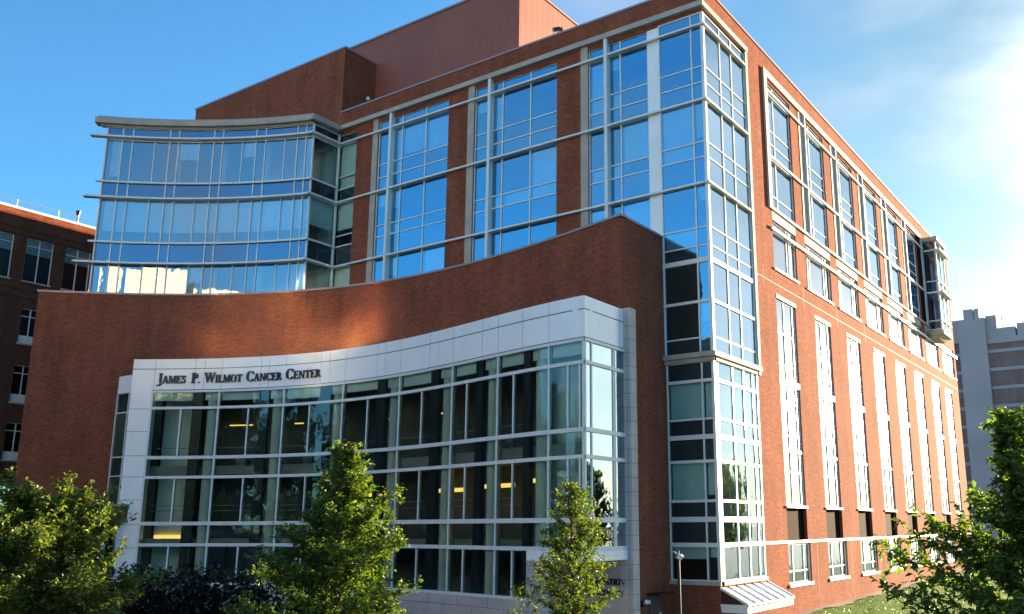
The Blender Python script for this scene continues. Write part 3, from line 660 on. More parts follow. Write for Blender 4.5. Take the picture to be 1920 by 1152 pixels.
# side column, stone base, recessed porch
mb = MB(); mb.box(XR-0.3, -1.95, -4.56, -4.02, GZ, 9.74); mb.mi = 1
z = 8.9
while z > GZ: mb.box(XR+0.02, -1.946, -4.564, -4.02, z-0.008, z+0.008); z -= 0.62
mb.box(-2.13, -2.115, -4.563, -4.558, GZ, 9.7)
mb.build('stone_column', [STONEW, JOINT], bld)
mb = MB(); mb.fb(CW, XL2, -4.6, GZ, -3.06, -0.5, 0.10); mb.fb(CW, -5.55, -4.6, -3.06, -1.02, -0.5, 0.06); mb.mi = 1
for z in (-1.62, -2.24, -2.86, -3.5, -4.1): mb.fb(CW, -5.55 if z > -3.06 else XL2, -4.6, z-0.008, z+0.008, 0.0, 0.106 if z < -3.06 else 0.065)
for i in range(9): x = -13.5+i*1.1; mb.fb(CW, x-0.006, x+0.006, -3.5 if i % 2 else -4.1, -3.06 if i % 2 else -3.5, 0.0, 0.105)
mb.build('stone_base', [STONEW, JOINT], bld)
mb = MB(); mb.fb(CW, -5.5, XR, -1.42, -1.02, -0.9, 0.10); mb.fb(FW, yR-0.05, -4.5, -1.42, -1.02, -0.9, 0.10); mb.build('porch_fascia', PANEL, bld)
mb = MB(); mb.box(-5.6, XR, -7.0, -4.5, -1.40, -1.30); mb.build('porch_soffit', CEIL, bld)
mb = MB(); mb.box(-6.5, XR-0.02, -4.50, -4.2, GZ, -1.3); mb.box(-5.2, -4.95, -7.2, -4.5, GZ, -1.4); mb.build('porch_wall', STONEW, bld)
# link strip and low lobby at the left end of the wing
FK = Flat((0, -9.3, 0), (1, 0, 0), (0, -1, 0))
mb = MB(); mb.fb(FK, -35.2, -32.2, 7.95, 9.0, -1.5, 0.02); mb.build('white_fascia', PANEL, bld)
curtain(FK, -35.15, -32.3, [(6.75, 7.95, 's'), (4.1, 6.75, 'v'), (3.0, 4.1, 's'), (1.3, 3.0, 'v'), (-4.5, 1.3, 'v')], [-33.9], 0.0, G_W, seed=14)
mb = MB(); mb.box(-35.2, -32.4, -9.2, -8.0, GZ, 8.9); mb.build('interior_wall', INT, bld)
mb = MB(); mb.box(-41.5, -32.0, -11.0, -9.4, 0.45, 1.2); mb.build('brick_parapet', BR, bld)
mb = MB(); mb.box(-41.55, -31.95, -11.05, -9.38, 1.2, 1.32); mb.box(-41.5, -32.0, -11.04, -9.4, 0.3, 0.45); mb.build('coping', STONE, bld)
FV = Flat((0, -10.95, 0), (1, 0, 0), (0, -1, 0))
curtain(FV, -41.4, -32.1, [(-0.9, 0.3, 's'), (-4.6, -0.9, 'v')], [-39.9, -38.4, -36.9, -35.4, -33.9], 0.0, G_W, seed=15, bprob=0.4)

# ---- lettering (hand-built serif capitals)
T, t_ = 0.17, 0.07        # thick and thin stroke
def bar(x0, y0, x1, y1): return [(x0, y0), (x1, y0), (x1, y1), (x0, y1)]
def diag(xa, xb, ya, yb, w_): return [(xa, ya), (xa+w_, ya), (xb+w_, yb), (xb, yb)]
def serif(cx, y, w_=0.30): return bar(cx-w_/2, y, cx+w_/2, y+0.055)
def arc(cx, cy, rx, ry, a0, a1, thick, thin, n=14):
    ps = []
    for i in range(n):
        A, B = R(a0+(a1-a0)*i/n), R(a0+(a1-a0)*(i+1)/n)
        def w_(a): return thin+(thick-thin)*abs(math.cos(a))**1.3
        q = []
        for a, k in ((A, 0), (B, 0), (B, 1), (A, 1)):
            ww = w_(a)*k; q.append((cx+(rx-ww)*math.cos(a), cy+(ry-ww*0.7)*math.sin(a)))
        ps.append(q)
    return ps
GL = {
 'J': (0.46, [bar(0.20, 0.05, 0.37, 1), serif(0.285, 0.945, 0.36)] + arc(0.12, 0.0, 0.25, 0.26, 0, -120, 0.17, 0.08, 8) + [bar(-0.06, -0.24, 0.06, -0.13)]),
 'A': (0.80, [diag(0.08, 0.37, 0, 1, t_), [(0.60, 0), (0.77, 0), (0.48, 1), (0.34, 1)], bar(0.19, 0.30, 0.60, 0.37), serif(0.11, 0, 0.26), serif(0.68, 0, 0.30)]),
 'M': (1.00, [bar(0.12, 0, 0.19, 1), bar(0.76, 0, 0.93, 1), [(0.12, 1), (0.30, 1), (0.55, 0.12), (0.47, 0)], [(0.76, 1), (0.84, 1), (0.55, 0.12), (0.47, 0)], serif(0.155, 0, 0.28), serif(0.845, 0, 0.32), serif(0.16, 0.945, 0.24), serif(0.87, 0.945, 0.22)]),
 'E': (0.70, [bar(0.12, 0, 0.29, 1), bar(0.12, 0.93, 0.60, 1), bar(0.12, 0, 0.64, 0.07), bar(0.29, 0.48, 0.50, 0.55), bar(0.55, 0.80, 0.60, 1), bar(0.59, 0, 0.65, 0.22), bar(0.46, 0.40, 0.51, 0.63), serif(0.16, 0, 0.26), serif(0.16, 0.945, 0.26)]),
 'S': (0.60, arc(0.30, 0.73, 0.22, 0.27, 20, 235, 0.15, 0.08, 12) + arc(0.30, 0.27, 0.24, 0.27, 60, -160, 0.15, 0.08, 12) + [bar(0.47, 0.72, 0.52, 0.98), bar(0.05, 0.02, 0.10, 0.30), [(0.12, 0.60), (0.20, 0.50), (0.46, 0.42), (0.42, 0.55)]]),
 'P': (0.66, [bar(0.12, 0, 0.29, 1), serif(0.205, 0, 0.36), serif(0.17, 0.945, 0.26)] + arc(0.34, 0.72, 0.29, 0.28, 90, -90, 0.16, 0.07, 10) + [bar(0.25, 0.94, 0.36, 1), bar(0.25, 0.44, 0.36, 0.50)]),
 '.': (0.30, [bar(0.06, 0, 0.22, 0.15)]),
 'W': (1.12, [[(0.06, 1), (0.23, 1), (0.42, 0.12), (0.36, 0)], [(0.56, 1), (0.63, 1), (0.42, 0.12), (0.36, 0)], [(0.48, 1), (0.65, 1), (0.84, 0.12), (0.78, 0)], [(1.0, 1), (1.06, 1), (0.84, 0.12), (0.78, 0)], serif(0.14, 0.945, 0.30), serif(0.58, 0.945, 0.28), serif(1.02, 0.945, 0.24)]),
 'I': (0.40, [bar(0.12, 0, 0.29, 1), serif(0.205, 0, 0.34), serif(0.205, 0.945, 0.34)]),
 'L': (0.66, [bar(0.12, 0, 0.29, 1), bar(0.12, 0, 0.60, 0.07), bar(0.55, 0, 0.61, 0.24), serif(0.205, 0.945, 0.36), serif(0.16, 0, 0.26)]),
 'O': (0.86, arc(0.43, 0.5, 0.38, 0.52, 0, 360, 0.17, 0.07, 24)),
 'T': (0.76, [bar(0.30, 0, 0.47, 1), bar(0.06, 0.93, 0.71, 1), bar(0.06, 0.76, 0.11, 1), bar(0.66, 0.76, 0.71, 1), serif(0.385, 0, 0.36)]),
 'C': (0.80, arc(0.44, 0.5, 0.38, 0.52, 42, 318, 0.17, 0.07, 20) + [bar(0.70, 0.68, 0.75, 0.98), bar(0.69, 0.10, 0.74, 0.26)]),
 'N': (0.88, [bar(0.14, 0, 0.21, 1), bar(0.70, 0, 0.77, 1), [(0.10, 1), (0.28, 1), (0.77, 0.0), (0.66, 0.0)], serif(0.175, 0, 0.26), serif(0.74, 0.945, 0.26), serif(0.14, 0.945, 0.2)]),
 'R': (0.80, [bar(0.12, 0, 0.29, 1), serif(0.205, 0, 0.34), serif(0.17, 0.945, 0.26), [(0.36, 0.47), (0.50, 0.50), (0.78, 0.0), (0.60, 0.0)], serif(0.72, 0, 0.18), bar(0.25, 0.94, 0.36, 1), bar(0.25, 0.45, 0.38, 0.51)] + arc(0.34, 0.725, 0.28, 0.275, 90, -90, 0.16, 0.07, 10)),
 'D': (0.86, [bar(0.12, 0, 0.29, 1), serif(0.16, 0, 0.24), serif(0.16, 0.945, 0.24), bar(0.25, 0.93, 0.40, 1), bar(0.25, 0, 0.40, 0.07)] + arc(0.38, 0.5, 0.40, 0.5, 90, -90, 0.17, 0.07, 14)),
 'G': (0.84, arc(0.44, 0.5, 0.38, 0.52, 42, 330, 0.17, 0.07, 20) + [bar(0.62, 0.02, 0.77, 0.42), serif(0.68, 0.40, 0.30), bar(0.70, 0.70, 0.75, 0.98)]),
 'Y': (0.80, [bar(0.32, 0, 0.49, 0.48), [(0.06, 1), (0.24, 1), (0.49, 0.45), (0.34, 0.45)], [(0.66, 1), (0.73, 1), (0.49, 0.45), (0.42, 0.45)], serif(0.405, 0, 0.34), serif(0.14, 0.945, 0.28), serif(0.69, 0.945, 0.22)]),
}
def word(mb, F, text, L0, L1, zb, cap, small, d0=0.05, d1=0.11, toU=None):
    tot = sum(GL[c][0]*(cap if i == 0 else small) for i, c in enumerate(text)); k = (L1-L0)/tot; L = L0
    for i, c in enumerate(text):
        h = cap if i == 0 else small; adv, polys = GL[c]
        for n_, pl in enumerate([[(x+dx*0.045, y) for x, y in q] for dx in (0, 1) for q in polys]):
            e = 0.0004*n_
            ar = sum(pl[j][0]*pl[(j+1) % len(pl)][1]-pl[(j+1) % len(pl)][0]*pl[j][1] for j in range(len(pl)))
            if ar < 0: pl = pl[::-1]
            P0 = [F.p(toU(L+x*h*k), zb+y*h, d0) for x, y in pl]; P1 = [F.p(toU(L+x*h*k), zb+y*h, d1+e) for x, y in pl]
            mb.face(P1); mb.face(P0[::-1])
            for j in range(len(pl)): q = (j+1) % len(pl); mb.face([P0[j], P0[q], P1[q], P1[j]])
        L += adv*h*k
mb = MB()
for tx, xa, xb in (('JAMES', -31.22, -29.78), ('P.', -29.52, -29.02), ('WILMOT', -28.83, -26.66), ('CANCER', -26.44, -24.20), ('CENTER', -23.96, -21.55)):
    word(mb, CW, tx, CW.U(xa), CW.U(xb), 8.24, 0.60, 0.45, 0.03, 0.10, CW.uat)
mb.build('sign_lettering', LETTER, bld)
FP = Flat((0, -4.5, 0), (1, 0, 0), (0, -1, 0))
mb = MB()
word(mb, FP, 'RADIATION', -4.25, -2.38, -2.50, 0.26, 0.26, 0.02, 0.06, lambda L: L); word(mb, FP, 'ONCOLOGY', -4.15, -2.42, -2.98, 0.26, 0.26, 0.02, 0.06, lambda L: L)
mb.build('sign_lettering', LETTER, bld)

# ---- oriel at the far end of the sunlit side
FO = Flat((0, 47.3, 0), (1, 0, 0), (0, -1, 0)); FO2 = Flat((1.2, 0, 0), (0, 1, 0), (1, 0, 0))
OZ = [(25.4, 26.3, 's'), (22.3, 25.4, 'v'), (21.2, 22.3, 'b'), (19.9, 21.2, 's'), (18.9, 19.9, 'v'), (17.6, 18.9, 'v')]
OZ = [(25.4, 26.3, 's'), (22.4, 25.4, 'v'), (21.3, 22.4, 's'), (18.6, 21.3, 'v'), (17.8, 18.6, 'b')]
curtain(FO, 0.05, 1.17, OZ, [], 0, G_D, seed=16, bprob=0.2); curtain(FO2, 47.35, 50.6, OZ, [49.0], 0, G_T, seed=17)
mb = MB(); mb.box(0, 1.45, 47.0, 51.0, 26.3, 26.7); mb.build('cornice', STONE, bld)
mb = MB()
for z in (25.4, 21.3): mb.new(); mb.box(-0.0, 1.65, 47.1, 51.3, z-0.07, z+0.07)
for z in (22.4, 18.6): mb.new(); mb.box(0, 1.35, 47.2, 50.9, z-0.05, z+0.05)
mb.build('facade_rail', ALU, bld)
mb = MB(); mb.box(0, 1.35, 47.2, 50.8, 17.3, 17.75); mb.hexa([Vector(p) for p in ((0, 47.6, 16.95), (0.8, 47.7, 16.95), (0.8, 50.3, 16.95), (0, 50.4, 16.95), (0, 47.3, 17.3), (1.2, 47.3, 17.3), (1.2, 50.7, 17.3), (0, 50.7, 17.3))]); mb.build('corbel', STONE, bld)
mb = MB(); mb.fb(FR, 45.0, 47.28, 18.1, 26.5, 0.0, 0.03); mb.build('dark_panel', LOUV, bld)
mb = MB(); mb.box(0.02, 1.15, 50.6, 50.7, 17.8, 26.3); mb.build('interior_wall', INTL, bld)

# ---- glazed lean-to at the foot of the corner
mb = MB()
mb.hexa([Vector(p) for p in ((0, -0.06, -3.86), (1.3, -0.06, -3.86), (1.3, 5.6, -3.86), (0, 5.6, -3.86), (0, -0.06, -3.62), (1.3, -0.06, -3.62), (1.3, 5.6, -3.62), (0, 5.6, -3.62))])
mb.hexa([Vector(p) for p in ((0, -0.10, -3.62), (1.36, -0.10, -3.62), (1.36, 0.08, -3.62), (0, 0.08, -3.62), (0, -0.10, -3.50), (1.36, -0.10, -3.50), (1.36, 0.08, -3.50), (0, 0.08, -3.50))])
mb.build('skylight_kerb', WHITEP, bld)
mb = MB()
def slope(u0, u1, dz0, dz1):
    return [Vector(p) for p in ((0, u0, -2.86+dz0), (1.36, u0, -3.55+dz0), (1.36, u1, -3.55+dz0), (0, u1, -2.86+dz0), (0, u0, -2.86+dz1), (1.36, u0, -3.55+dz1), (1.36, u1, -3.55+dz1), (0, u1, -2.86+dz1))]
mb.hexa(slope(-0.10, 5.66, 0, 0.06))
for i in range(7): y = -0.1+i*0.94; mb.hexa(slope(y, y+0.09, 0.06, 0.12))
sk = mb.build('skylight', WHITEP, bld)
mb = MB()
for i in range(6):
    y = 0.05+i*0.94
    mb.hexa([Vector(p) for p in ((0.32, y+0.02, -2.86-0.32*0.507+0.062), (1.22, y+0.02, -2.86-1.22*0.507+0.062), (1.22, y+0.09, -2.86-1.22*0.507+0.062), (0.32, y+0.09, -2.86-0.32*0.507+0.062),
             (0.32, y+0.02, -2.86-0.32*0.507+0.085), (1.22, y+0.02, -2.86-1.22*0.507+0.085), (1.22, y+0.09, -2.86-1.22*0.507+0.085), (0.32, y+0.09, -2.86-0.32*0.507+0.085))])
mb.build('skylight_slot', DARKM, sk)
mb = MB(); mb.face([(0.1, -0.085, -3.48), (1.1, -0.085, -3.48), (0.1, -0.085, -3.0)]); mb.build('pane', G_W, sk)
mb = MB(); mb.box(0, 1.28, -0.02, 5.5, GZ-0.5, -3.86); mb.build('brick_plinth', BR, bld)

# ---- door, wall lamp, notice by the brick return
mb = MB(); mb.box(-2.6, -2.54, -2.1, -1.1, GZ, -3.08); do = mb.build('door', DOORM, bld)
mb = MB(); mb.box(-2.54, -2.46, -1.25, -1.2, -4.0, -3.85); mb.build('door_handle', ALU, do)
mb = MB(); mb.box(-2.6, -1.9, -2.3, -0.9, -3.05, -2.97); mb.build('door_canopy', DARKM, bld)

# ================================================================== small things on the building
def floodlight(name, loc, label, rz):
    e = empty(name, label, 'floodlight', 'floodlights on the roof parapet', loc); e.rotation_euler.z = rz
    a = MB(); a.cyl((0, 0, 0), (0, 0, 0.42), 0.035); a.build('post', DARKM, e)
    a = MB(); a.cyl((-0.22, -0.12, 0.34), (0.12, 0.05, 0.52), 0.16, 0.10, 12); a.build('lamp_head', DARKM, e)
    a = MB(); a.cyl((-0.25, -0.135, 0.325), (-0.22, -0.12, 0.34), 0.13, 0.13, 12); a.build('lens', ALU, e)
    a = MB(); a.cyl((0.06, 0.03, 0.36), (0.30, 0.02, 0.46), 0.09, 0.12, 10); a.build('lamp_head', DARKM, e)
    return e
floodlight('roof_floodlight', (-9.43, 0.25, 28.17), 'black floodlight on the brick parapet in front of the sunlit orange penthouse wall', 0.3)
floodlight('roof_floodlight', (-25.3, 0.25, 28.17), 'black floodlight on the parapet in the dark nook between the two penthouses', 2.0)

e = empty('wall_lamp', 'small twin-head lamp fixed to the shaded brick beside the service door', 'lamp', loc=(-2.6, -2.7, -3.4))
a = MB(); a.box(0, 0.07, -0.12, 0.12, -0.14, 0.14); a.build('backplate', DARKM, e)
a = MB(); a.cyl((0.07, 0, 0), (0.28, -0.10, 0.10), 0.05, 0.10, 10); a.build('lamp_head', ALU, e)
a = MB(); a.cyl((0.07, 0, 0), (0.22, 0.28, 0.06), 0.05, 0.10, 10); a.build('lamp_head', ALU, e)
e = empty('notice_plate', 'small white notice plate on the column foot right of the porch', 'sign', loc=(-2.0, -4.0, -4.0))
a = MB(); a.box(0.055, 0.075, -0.5, -0.06, 0, 0.34); a.build('plate', WHITEP, e)
a = MB(); a.box(0.0755, 0.078, -0.42, -0.14, 0.20, 0.235); a.box(0.0755, 0.078, -0.42, -0.2, 0.12, 0.15); a.build('print', DARKM, e)

e = empty('street_lamp', 'slim dark pole lamp with a sunlit head in front of the glazed corner', 'street lamp', loc=(1.0, -6.0, GZ))
a = MB(); a.cyl((0, 0, 0), (0, 0, 3.55), 0.075, 0.055, 12); a.build('pole', DARKM, e)
a = MB(); a.cyl((0, 0, 0), (0, 0, 0.25), 0.14, 0.12, 12); a.build('base', DARKM, e)
a = MB(); a.cyl((0.02, 0.0, 3.50), (0.12, 0.02, 3.66), 0.10, 0.13, 12); a.cyl((-0.22, 0.0, 3.78), (0.14, 0.02, 3.64), 0.03, 0.05, 8); a.build('lamp_head', ALU, e)
a = MB(); a.cyl((0.0, 0, 3.68), (0.0, 0, 3.86), 0.05, 0.03, 8); a.build('finial', DARKM, e)

# ================================================================== old brick building behind, left
ob = empty('old_brick_building', 'older dark brick building behind the curved wall at the left with tall paired windows', 'building')
FB = Flat((-52, 0, 0), (0, 1, 0), (1, 0, 0))
mb = MB()
ow_ = []
for i in range(-3, 4): y = -8.1+i*2.83; ow_.append((y, y+1.95))
hl = [(a, b, 17.97, 21.3) for a, b in ow_] + [(-10.5-2.83, -9.2-2.83, c, c2) for c, c2 in ((13.3, 15.95), (8.95, 11.7), (4.8, 7.5), (0.5, 3.2))] + \
     [(-7.85+j*5.2, -6.45+j*5.2, c, c2) for j in (0, -1) for c, c2 in ((13.3, 15.95), (8.95, 11.7), (4.8, 7.5), (0.5, 3.2))]
hl = [h for h in hl if h[1] < 10]
mb.wall(FB, -40, 20, GZ, 23.2, hl, 0.25); mb.face([(-52, -40, GZ), (-70, -40, GZ), (-70, -40, 23.2), (-52, -40, 23.2)]); mb.face([(-52, -40, 23.2), (-52, 20, 23.2), (-70, 20, 23.2), (-70, -40, 23.2)])
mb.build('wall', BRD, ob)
mb = MB(); mb.fb(FB, -40, 20, 22.70, 23.25, 0, 0.10); mb.build('parapet', BR, ob)
mb = MB(); mb.fb(FB, -40, 20, 23.25, 23.42, -0.3, 0.14); mb.build('coping', WHITEP, ob)
mb = MB()
for z in (21.9, 21.45, 17.35, 16.75): mb.new(); mb.fb(FB, -40, 20, z-0.05, z+0.05, 0, 0.05)
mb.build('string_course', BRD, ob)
for n_, (a, b, c, e_) in enumerate(hl):
    f = MB(); mid = (a+b)/2
    f.fb(FB, a, a+0.06, c, e_, -0.2, -0.12); f.fb(FB, b-0.06, b, c, e_, -0.2, -0.12); f.fb(FB, mid-0.035, mid+0.035, c, e_, -0.2, -0.12)
    f.fb(FB, a, b, c, c+0.06, -0.2, -0.115); f.fb(FB, a, b, e_-0.06, e_, -0.2, -0.115); f.fb(FB, a, b, e_-0.62, e_-0.56, -0.2, -0.115)
    wobj = f.build('window', ALU, ob)
    g = MB(); g.sheet(FB, a, b, c, e_, -0.16); g.build('pane', G_D, wobj)
    big = c > 17
    if big: g = MB(); g.sheet(FB, a+0.05, b-0.05, e_-1.18, e_-0.05, -0.26); g.build('window_blind', BLIND, wobj)
    else: g = MB(); g.fb(FB, a, b, c+0.06, c+0.62, -0.3, -0.14); g.build('spandrel_panel', BLIND, wobj)
    s_ = MB(); s_.fb(FB, a-0.08, b+0.08, c-0.10, c, -0.15, 0.08); s_.build('sill', STONE, wobj)
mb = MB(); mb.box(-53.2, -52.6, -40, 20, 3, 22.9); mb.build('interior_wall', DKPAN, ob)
mb = MB()
for y in range(-36, 20, 3): mb.cyl((-52.3, y, 23.4), (-52.3, y, 24.1), 0.025, n=6)
mb.cyl((-52.3, -40, 24.05), (-52.3, 20, 24.05), 0.03, n=6)
mb.build('roof_railing', ALUD, ob)
e = empty('vent_pipe', 'thin vent pipe with a dark cap on the old brick roof', 'vent', loc=(-53.0, -4.2, 23.2))
a = MB(); a.cyl((0, 0, 0), (0, 0, 1.25), 0.07); a.build('pipe', ALUD, e)
a = MB(); a.cyl((0, 0, 1.2), (0, 0, 1.55), 0.14, 0.20, 10); a.build('cap', DARKM, e)

# ================================================================== concrete block far right
cbd = empty('concrete_tower_block', 'grey concrete tower block with brown banded floors, far right behind', 'building')
YC = 130
mb = MB(); mb.box(-12.6, -8.0, YC, YC+8, GZ, 36.0); mb.box(-11.5, -9.9, YC+0.5, YC+8, 36, 37.9); mb.box(-9.75, -8.9, YC+0.5, YC+8, 36, 37.85)
mb.box(-9.9, -9.75, YC+0.9, YC+8, 36, 37.4)
mb.box(-14.2, -12.6, YC+1.0, YC+8, 32.0, 36.2); mb.build('stair_tower', CONC, cbd)
mb = MB(); mb.box(-8.0, -6.2, YC+1, YC+7, 32, 36.4); mb.box(-6.2, -3.3, YC+1, YC+7, 32, 34.0); mb.box(-3.0, 4.5, YC+1, YC+7, 32, 34.5); mb.box(-5.5, -5.35, YC+2, YC+2.2, 34, 36.4); mb.build('roof_block', CONC, cbd)
BAND = brick_mat('brown_brick_band', (0.26, 0.19, 0.165), (0.22, 0.165, 0.145), (0.25, 0.21, 0.19))
mb = MB(); mb.box(-8.0, 5, YC+0.8, YC+12, GZ, 32.2); mb.box(-20, -12.6, YC+1.5, YC+12, GZ, 32.2); mb.build('wall', BAND, cbd)
z = 29.9; mb = MB()
while z > 0: mb.box(-8.0, 5, YC+0.72, YC+0.8, z-0.28, z+0.28); mb.box(-20, -12.6, YC+1.42, YC+1.5, z-0.28, z+0.28); z -= 3.25
mb.box(-8.0, 5, YC+0.7, YC+0.9, 31.3, 32.3); mb.build('concrete_band', CONC, cbd)

# ================================================================== sunlit building across the street (seen in the curved bay's glass)
crm = empty('cream_building', 'pale cream building across the street, mirrored in the left end of the curved glass bay', 'building')
FC = Flat((0, -84, 0), (-1, 0, 0), (0, 1, 0))
mb = MB(); ch = []
for i in range(9):
    for j in range(8): ch.append((1.0+i*2.7, 2.9+i*2.7, 1.6+j*3.8, 4.2+j*3.8))
mb.wall(FC, 0.2, 25.5, GZ, 33.2, ch, 0.2); mb.wall(FC, 8.5, 23, 33.2, 37.4, [], 0.2); mb.build('wall', CREAM, crm)
mb = MB(); mb.box(-25.5, -0.2, -96, -84.6, GZ, 33.0); mb.box(-23, -8.5, -96, -84.2, 33.0, 37.3); mb.box(-34, -25.5, -95, -85.5, GZ, 35.0); mb.build('core', CREAM, crm)
for n_, (a, b, c, e_) in enumerate(ch):
    g = MB(); t1 = rnd.uniform(-0.006, 0.006); g.face([FC.p(a, c, -0.12+t1), FC.p(b, c, -0.12-t1), FC.p(b, e_, -0.12-t1), FC.p(a, e_, -0.12+t1)]); g.build('window', G_M if (n_//8, n_ % 8) in ((1, 5), (2, 5), (4, 5), (1, 4), (3, 6), (8, 6)) else G_D, crm)

# ================================================================== ground
def ground():
    me = bpy.data.meshes.new('ground'); bm = bmesh.new(); S = 1500
    vs_ = [bm.verts.new(p) for p in ((-S, -S, GZ-0.25), (S, -S, GZ-0.25), (S, S, GZ-0.25), (-S, S, GZ-0.25))]; bm.faces.new(vs_); bm.to_mesh(me); bm.free()
    me.materials.append(mat('asphalt', (0.055, 0.055, 0.055), 0.9, noise=0.2, nscale=0.4, bump=0.4, bscale=20)); o = bpy.data.objects.new('ground', me); o['kind'] = 'structure'; link(o)
ground()
mb = MB(); mb.box(-48, 2.5, -20, -0.0, GZ-0.24, GZ-0.004); o = mb.build('pavement', mat('paving', (0.22, 0.21, 0.20), 0.85, noise=0.12, nscale=0.5, bump=0.2)); o['kind'] = 'structure'
GRASS = mat('grass_green', (0.065, 0.145, 0.008), 0.97, noise=0.4, nscale=1.2, bump=0.8, bscale=60, spec=0.05)
MULCH = mat('mulch', (0.085, 0.05, 0.033), 0.95, noise=0.35, nscale=6, bump=0.8, bscale=30)
bm = bmesh.new(); rr = random.Random(3); grid = {}
NX, NY = 26, 60
def gz(x, y): return -4.86 + 0.014*max(0, y) - 0.035*max(0, x-1.5) + 0.03*math.sin(x*1.7+y*0.6)
for i in range(NX+1):
    for j in range(NY+1):
        x, y = 0.0+i*0.7, -1+j*1.25; grid[i, j] = bm.verts.new((x, y, gz(x, y)+rr.uniform(-0.02, 0.02)))
for i in range(NX):
    for j in range(NY): bm.faces.new((grid[i, j], grid[i+1, j], grid[i+1, j+1], grid[i, j+1]))
me = bpy.data.meshes.new('lawn'); bm.to_mesh(me); bm.free(); me.materials.append(GRASS); o = bpy.data.objects.new('lawn', me); o['kind'] = 'structure'; link(o)
bm = bmesh.new()
for j in range(60):
    y0, y1 = -1+j, j; w0 = 0.55+0.18*math.sin(y0*0.9)+0.1*math.sin(y0*2.3); w1 = 0.55+0.18*math.sin(y1*0.9)+0.1*math.sin(y1*2.3)
    bm.faces.new([bm.verts.new(p) for p in ((0.0, y0, gz(0, y0)+0.08), (w0, y0, gz(w0, y0)+0.045), (w1, y1, gz(w1, y1)+0.045), (0.0, y1, gz(0, y1)+0.08))])
me = bpy.data.meshes.new('mulch_bed'); bm.to_mesh(me); bm.free(); me.materials.append(MULCH); o = bpy.data.objects.new('mulch_bed', me); o['kind'] = 'structure'; link(o)
bm = bmesh.new()
for k in range(16000):
    x, y = rr.uniform(0.6, 9), rr.uniform(3, 48); z = gz(x, y)-0.01; h = rr.uniform(0.04, 0.10); a = rr.uniform(0, 6.3); wv = Vector((math.cos(a), math.sin(a), 0))*0.012; ln = Vector((rr.uniform(-.04, .04), rr.uniform(-.04, .04), h))
    p = Vector((x, y, z)); bm.faces.new([bm.verts.new(p-wv), bm.verts.new(p+wv), bm.verts.new(p+ln)])
me = bpy.data.meshes.new('grass'); bm.to_mesh(me); bm.free(); me.materials.append(leaf_mat('grass_blade', [(0.03, 0.10, 0.004), (0.06, 0.15, 0.006), (0.11, 0.18, 0.012)], 0.25)); o = bpy.data.objects.new('grass', me); o['kind'] = 'stuff'; link(o)

# ================================================================== trees
LEAF = [(0, 0), (0.30, 0.16), (0.42, 0.10), (0.62, 0.30), (0.74, 0.16), (1.0, 0.0), (0.74, -0.16), (0.62, -0.30), (0.42, -0.10), (0.30, -0.16)]
def add_leaf(bm, p, d, up, s):
    side = d.cross(up)
    if side.length < 1e-3: side = d.orthogonal()
    side.normalize(); n = side.cross(d).normalized()
    mid = [bm.verts.new(p), bm.verts.new(p+d*s*0.52-n*s*0.03), bm.verts.new(p+d*s-n*s*0.16)]
    for sg in (1, -1):
        q = [bm.verts.new(p+d*s*a+side*s*b*sg+n*s*0.09) for a, b in ((0.25, 0.22), (0.60, 0.34), (0.80, 0.14))]
        f = (mid[0], mid[1], q[1], q[0]) if sg > 0 else (mid[0], q[0], q[1], mid[1])
        g = (mid[1], mid[2], q[2], q[1]) if sg > 0 else (mid[1], q[1], q[2], mid[2])
        bm.faces.new(f); bm.faces.new(g)
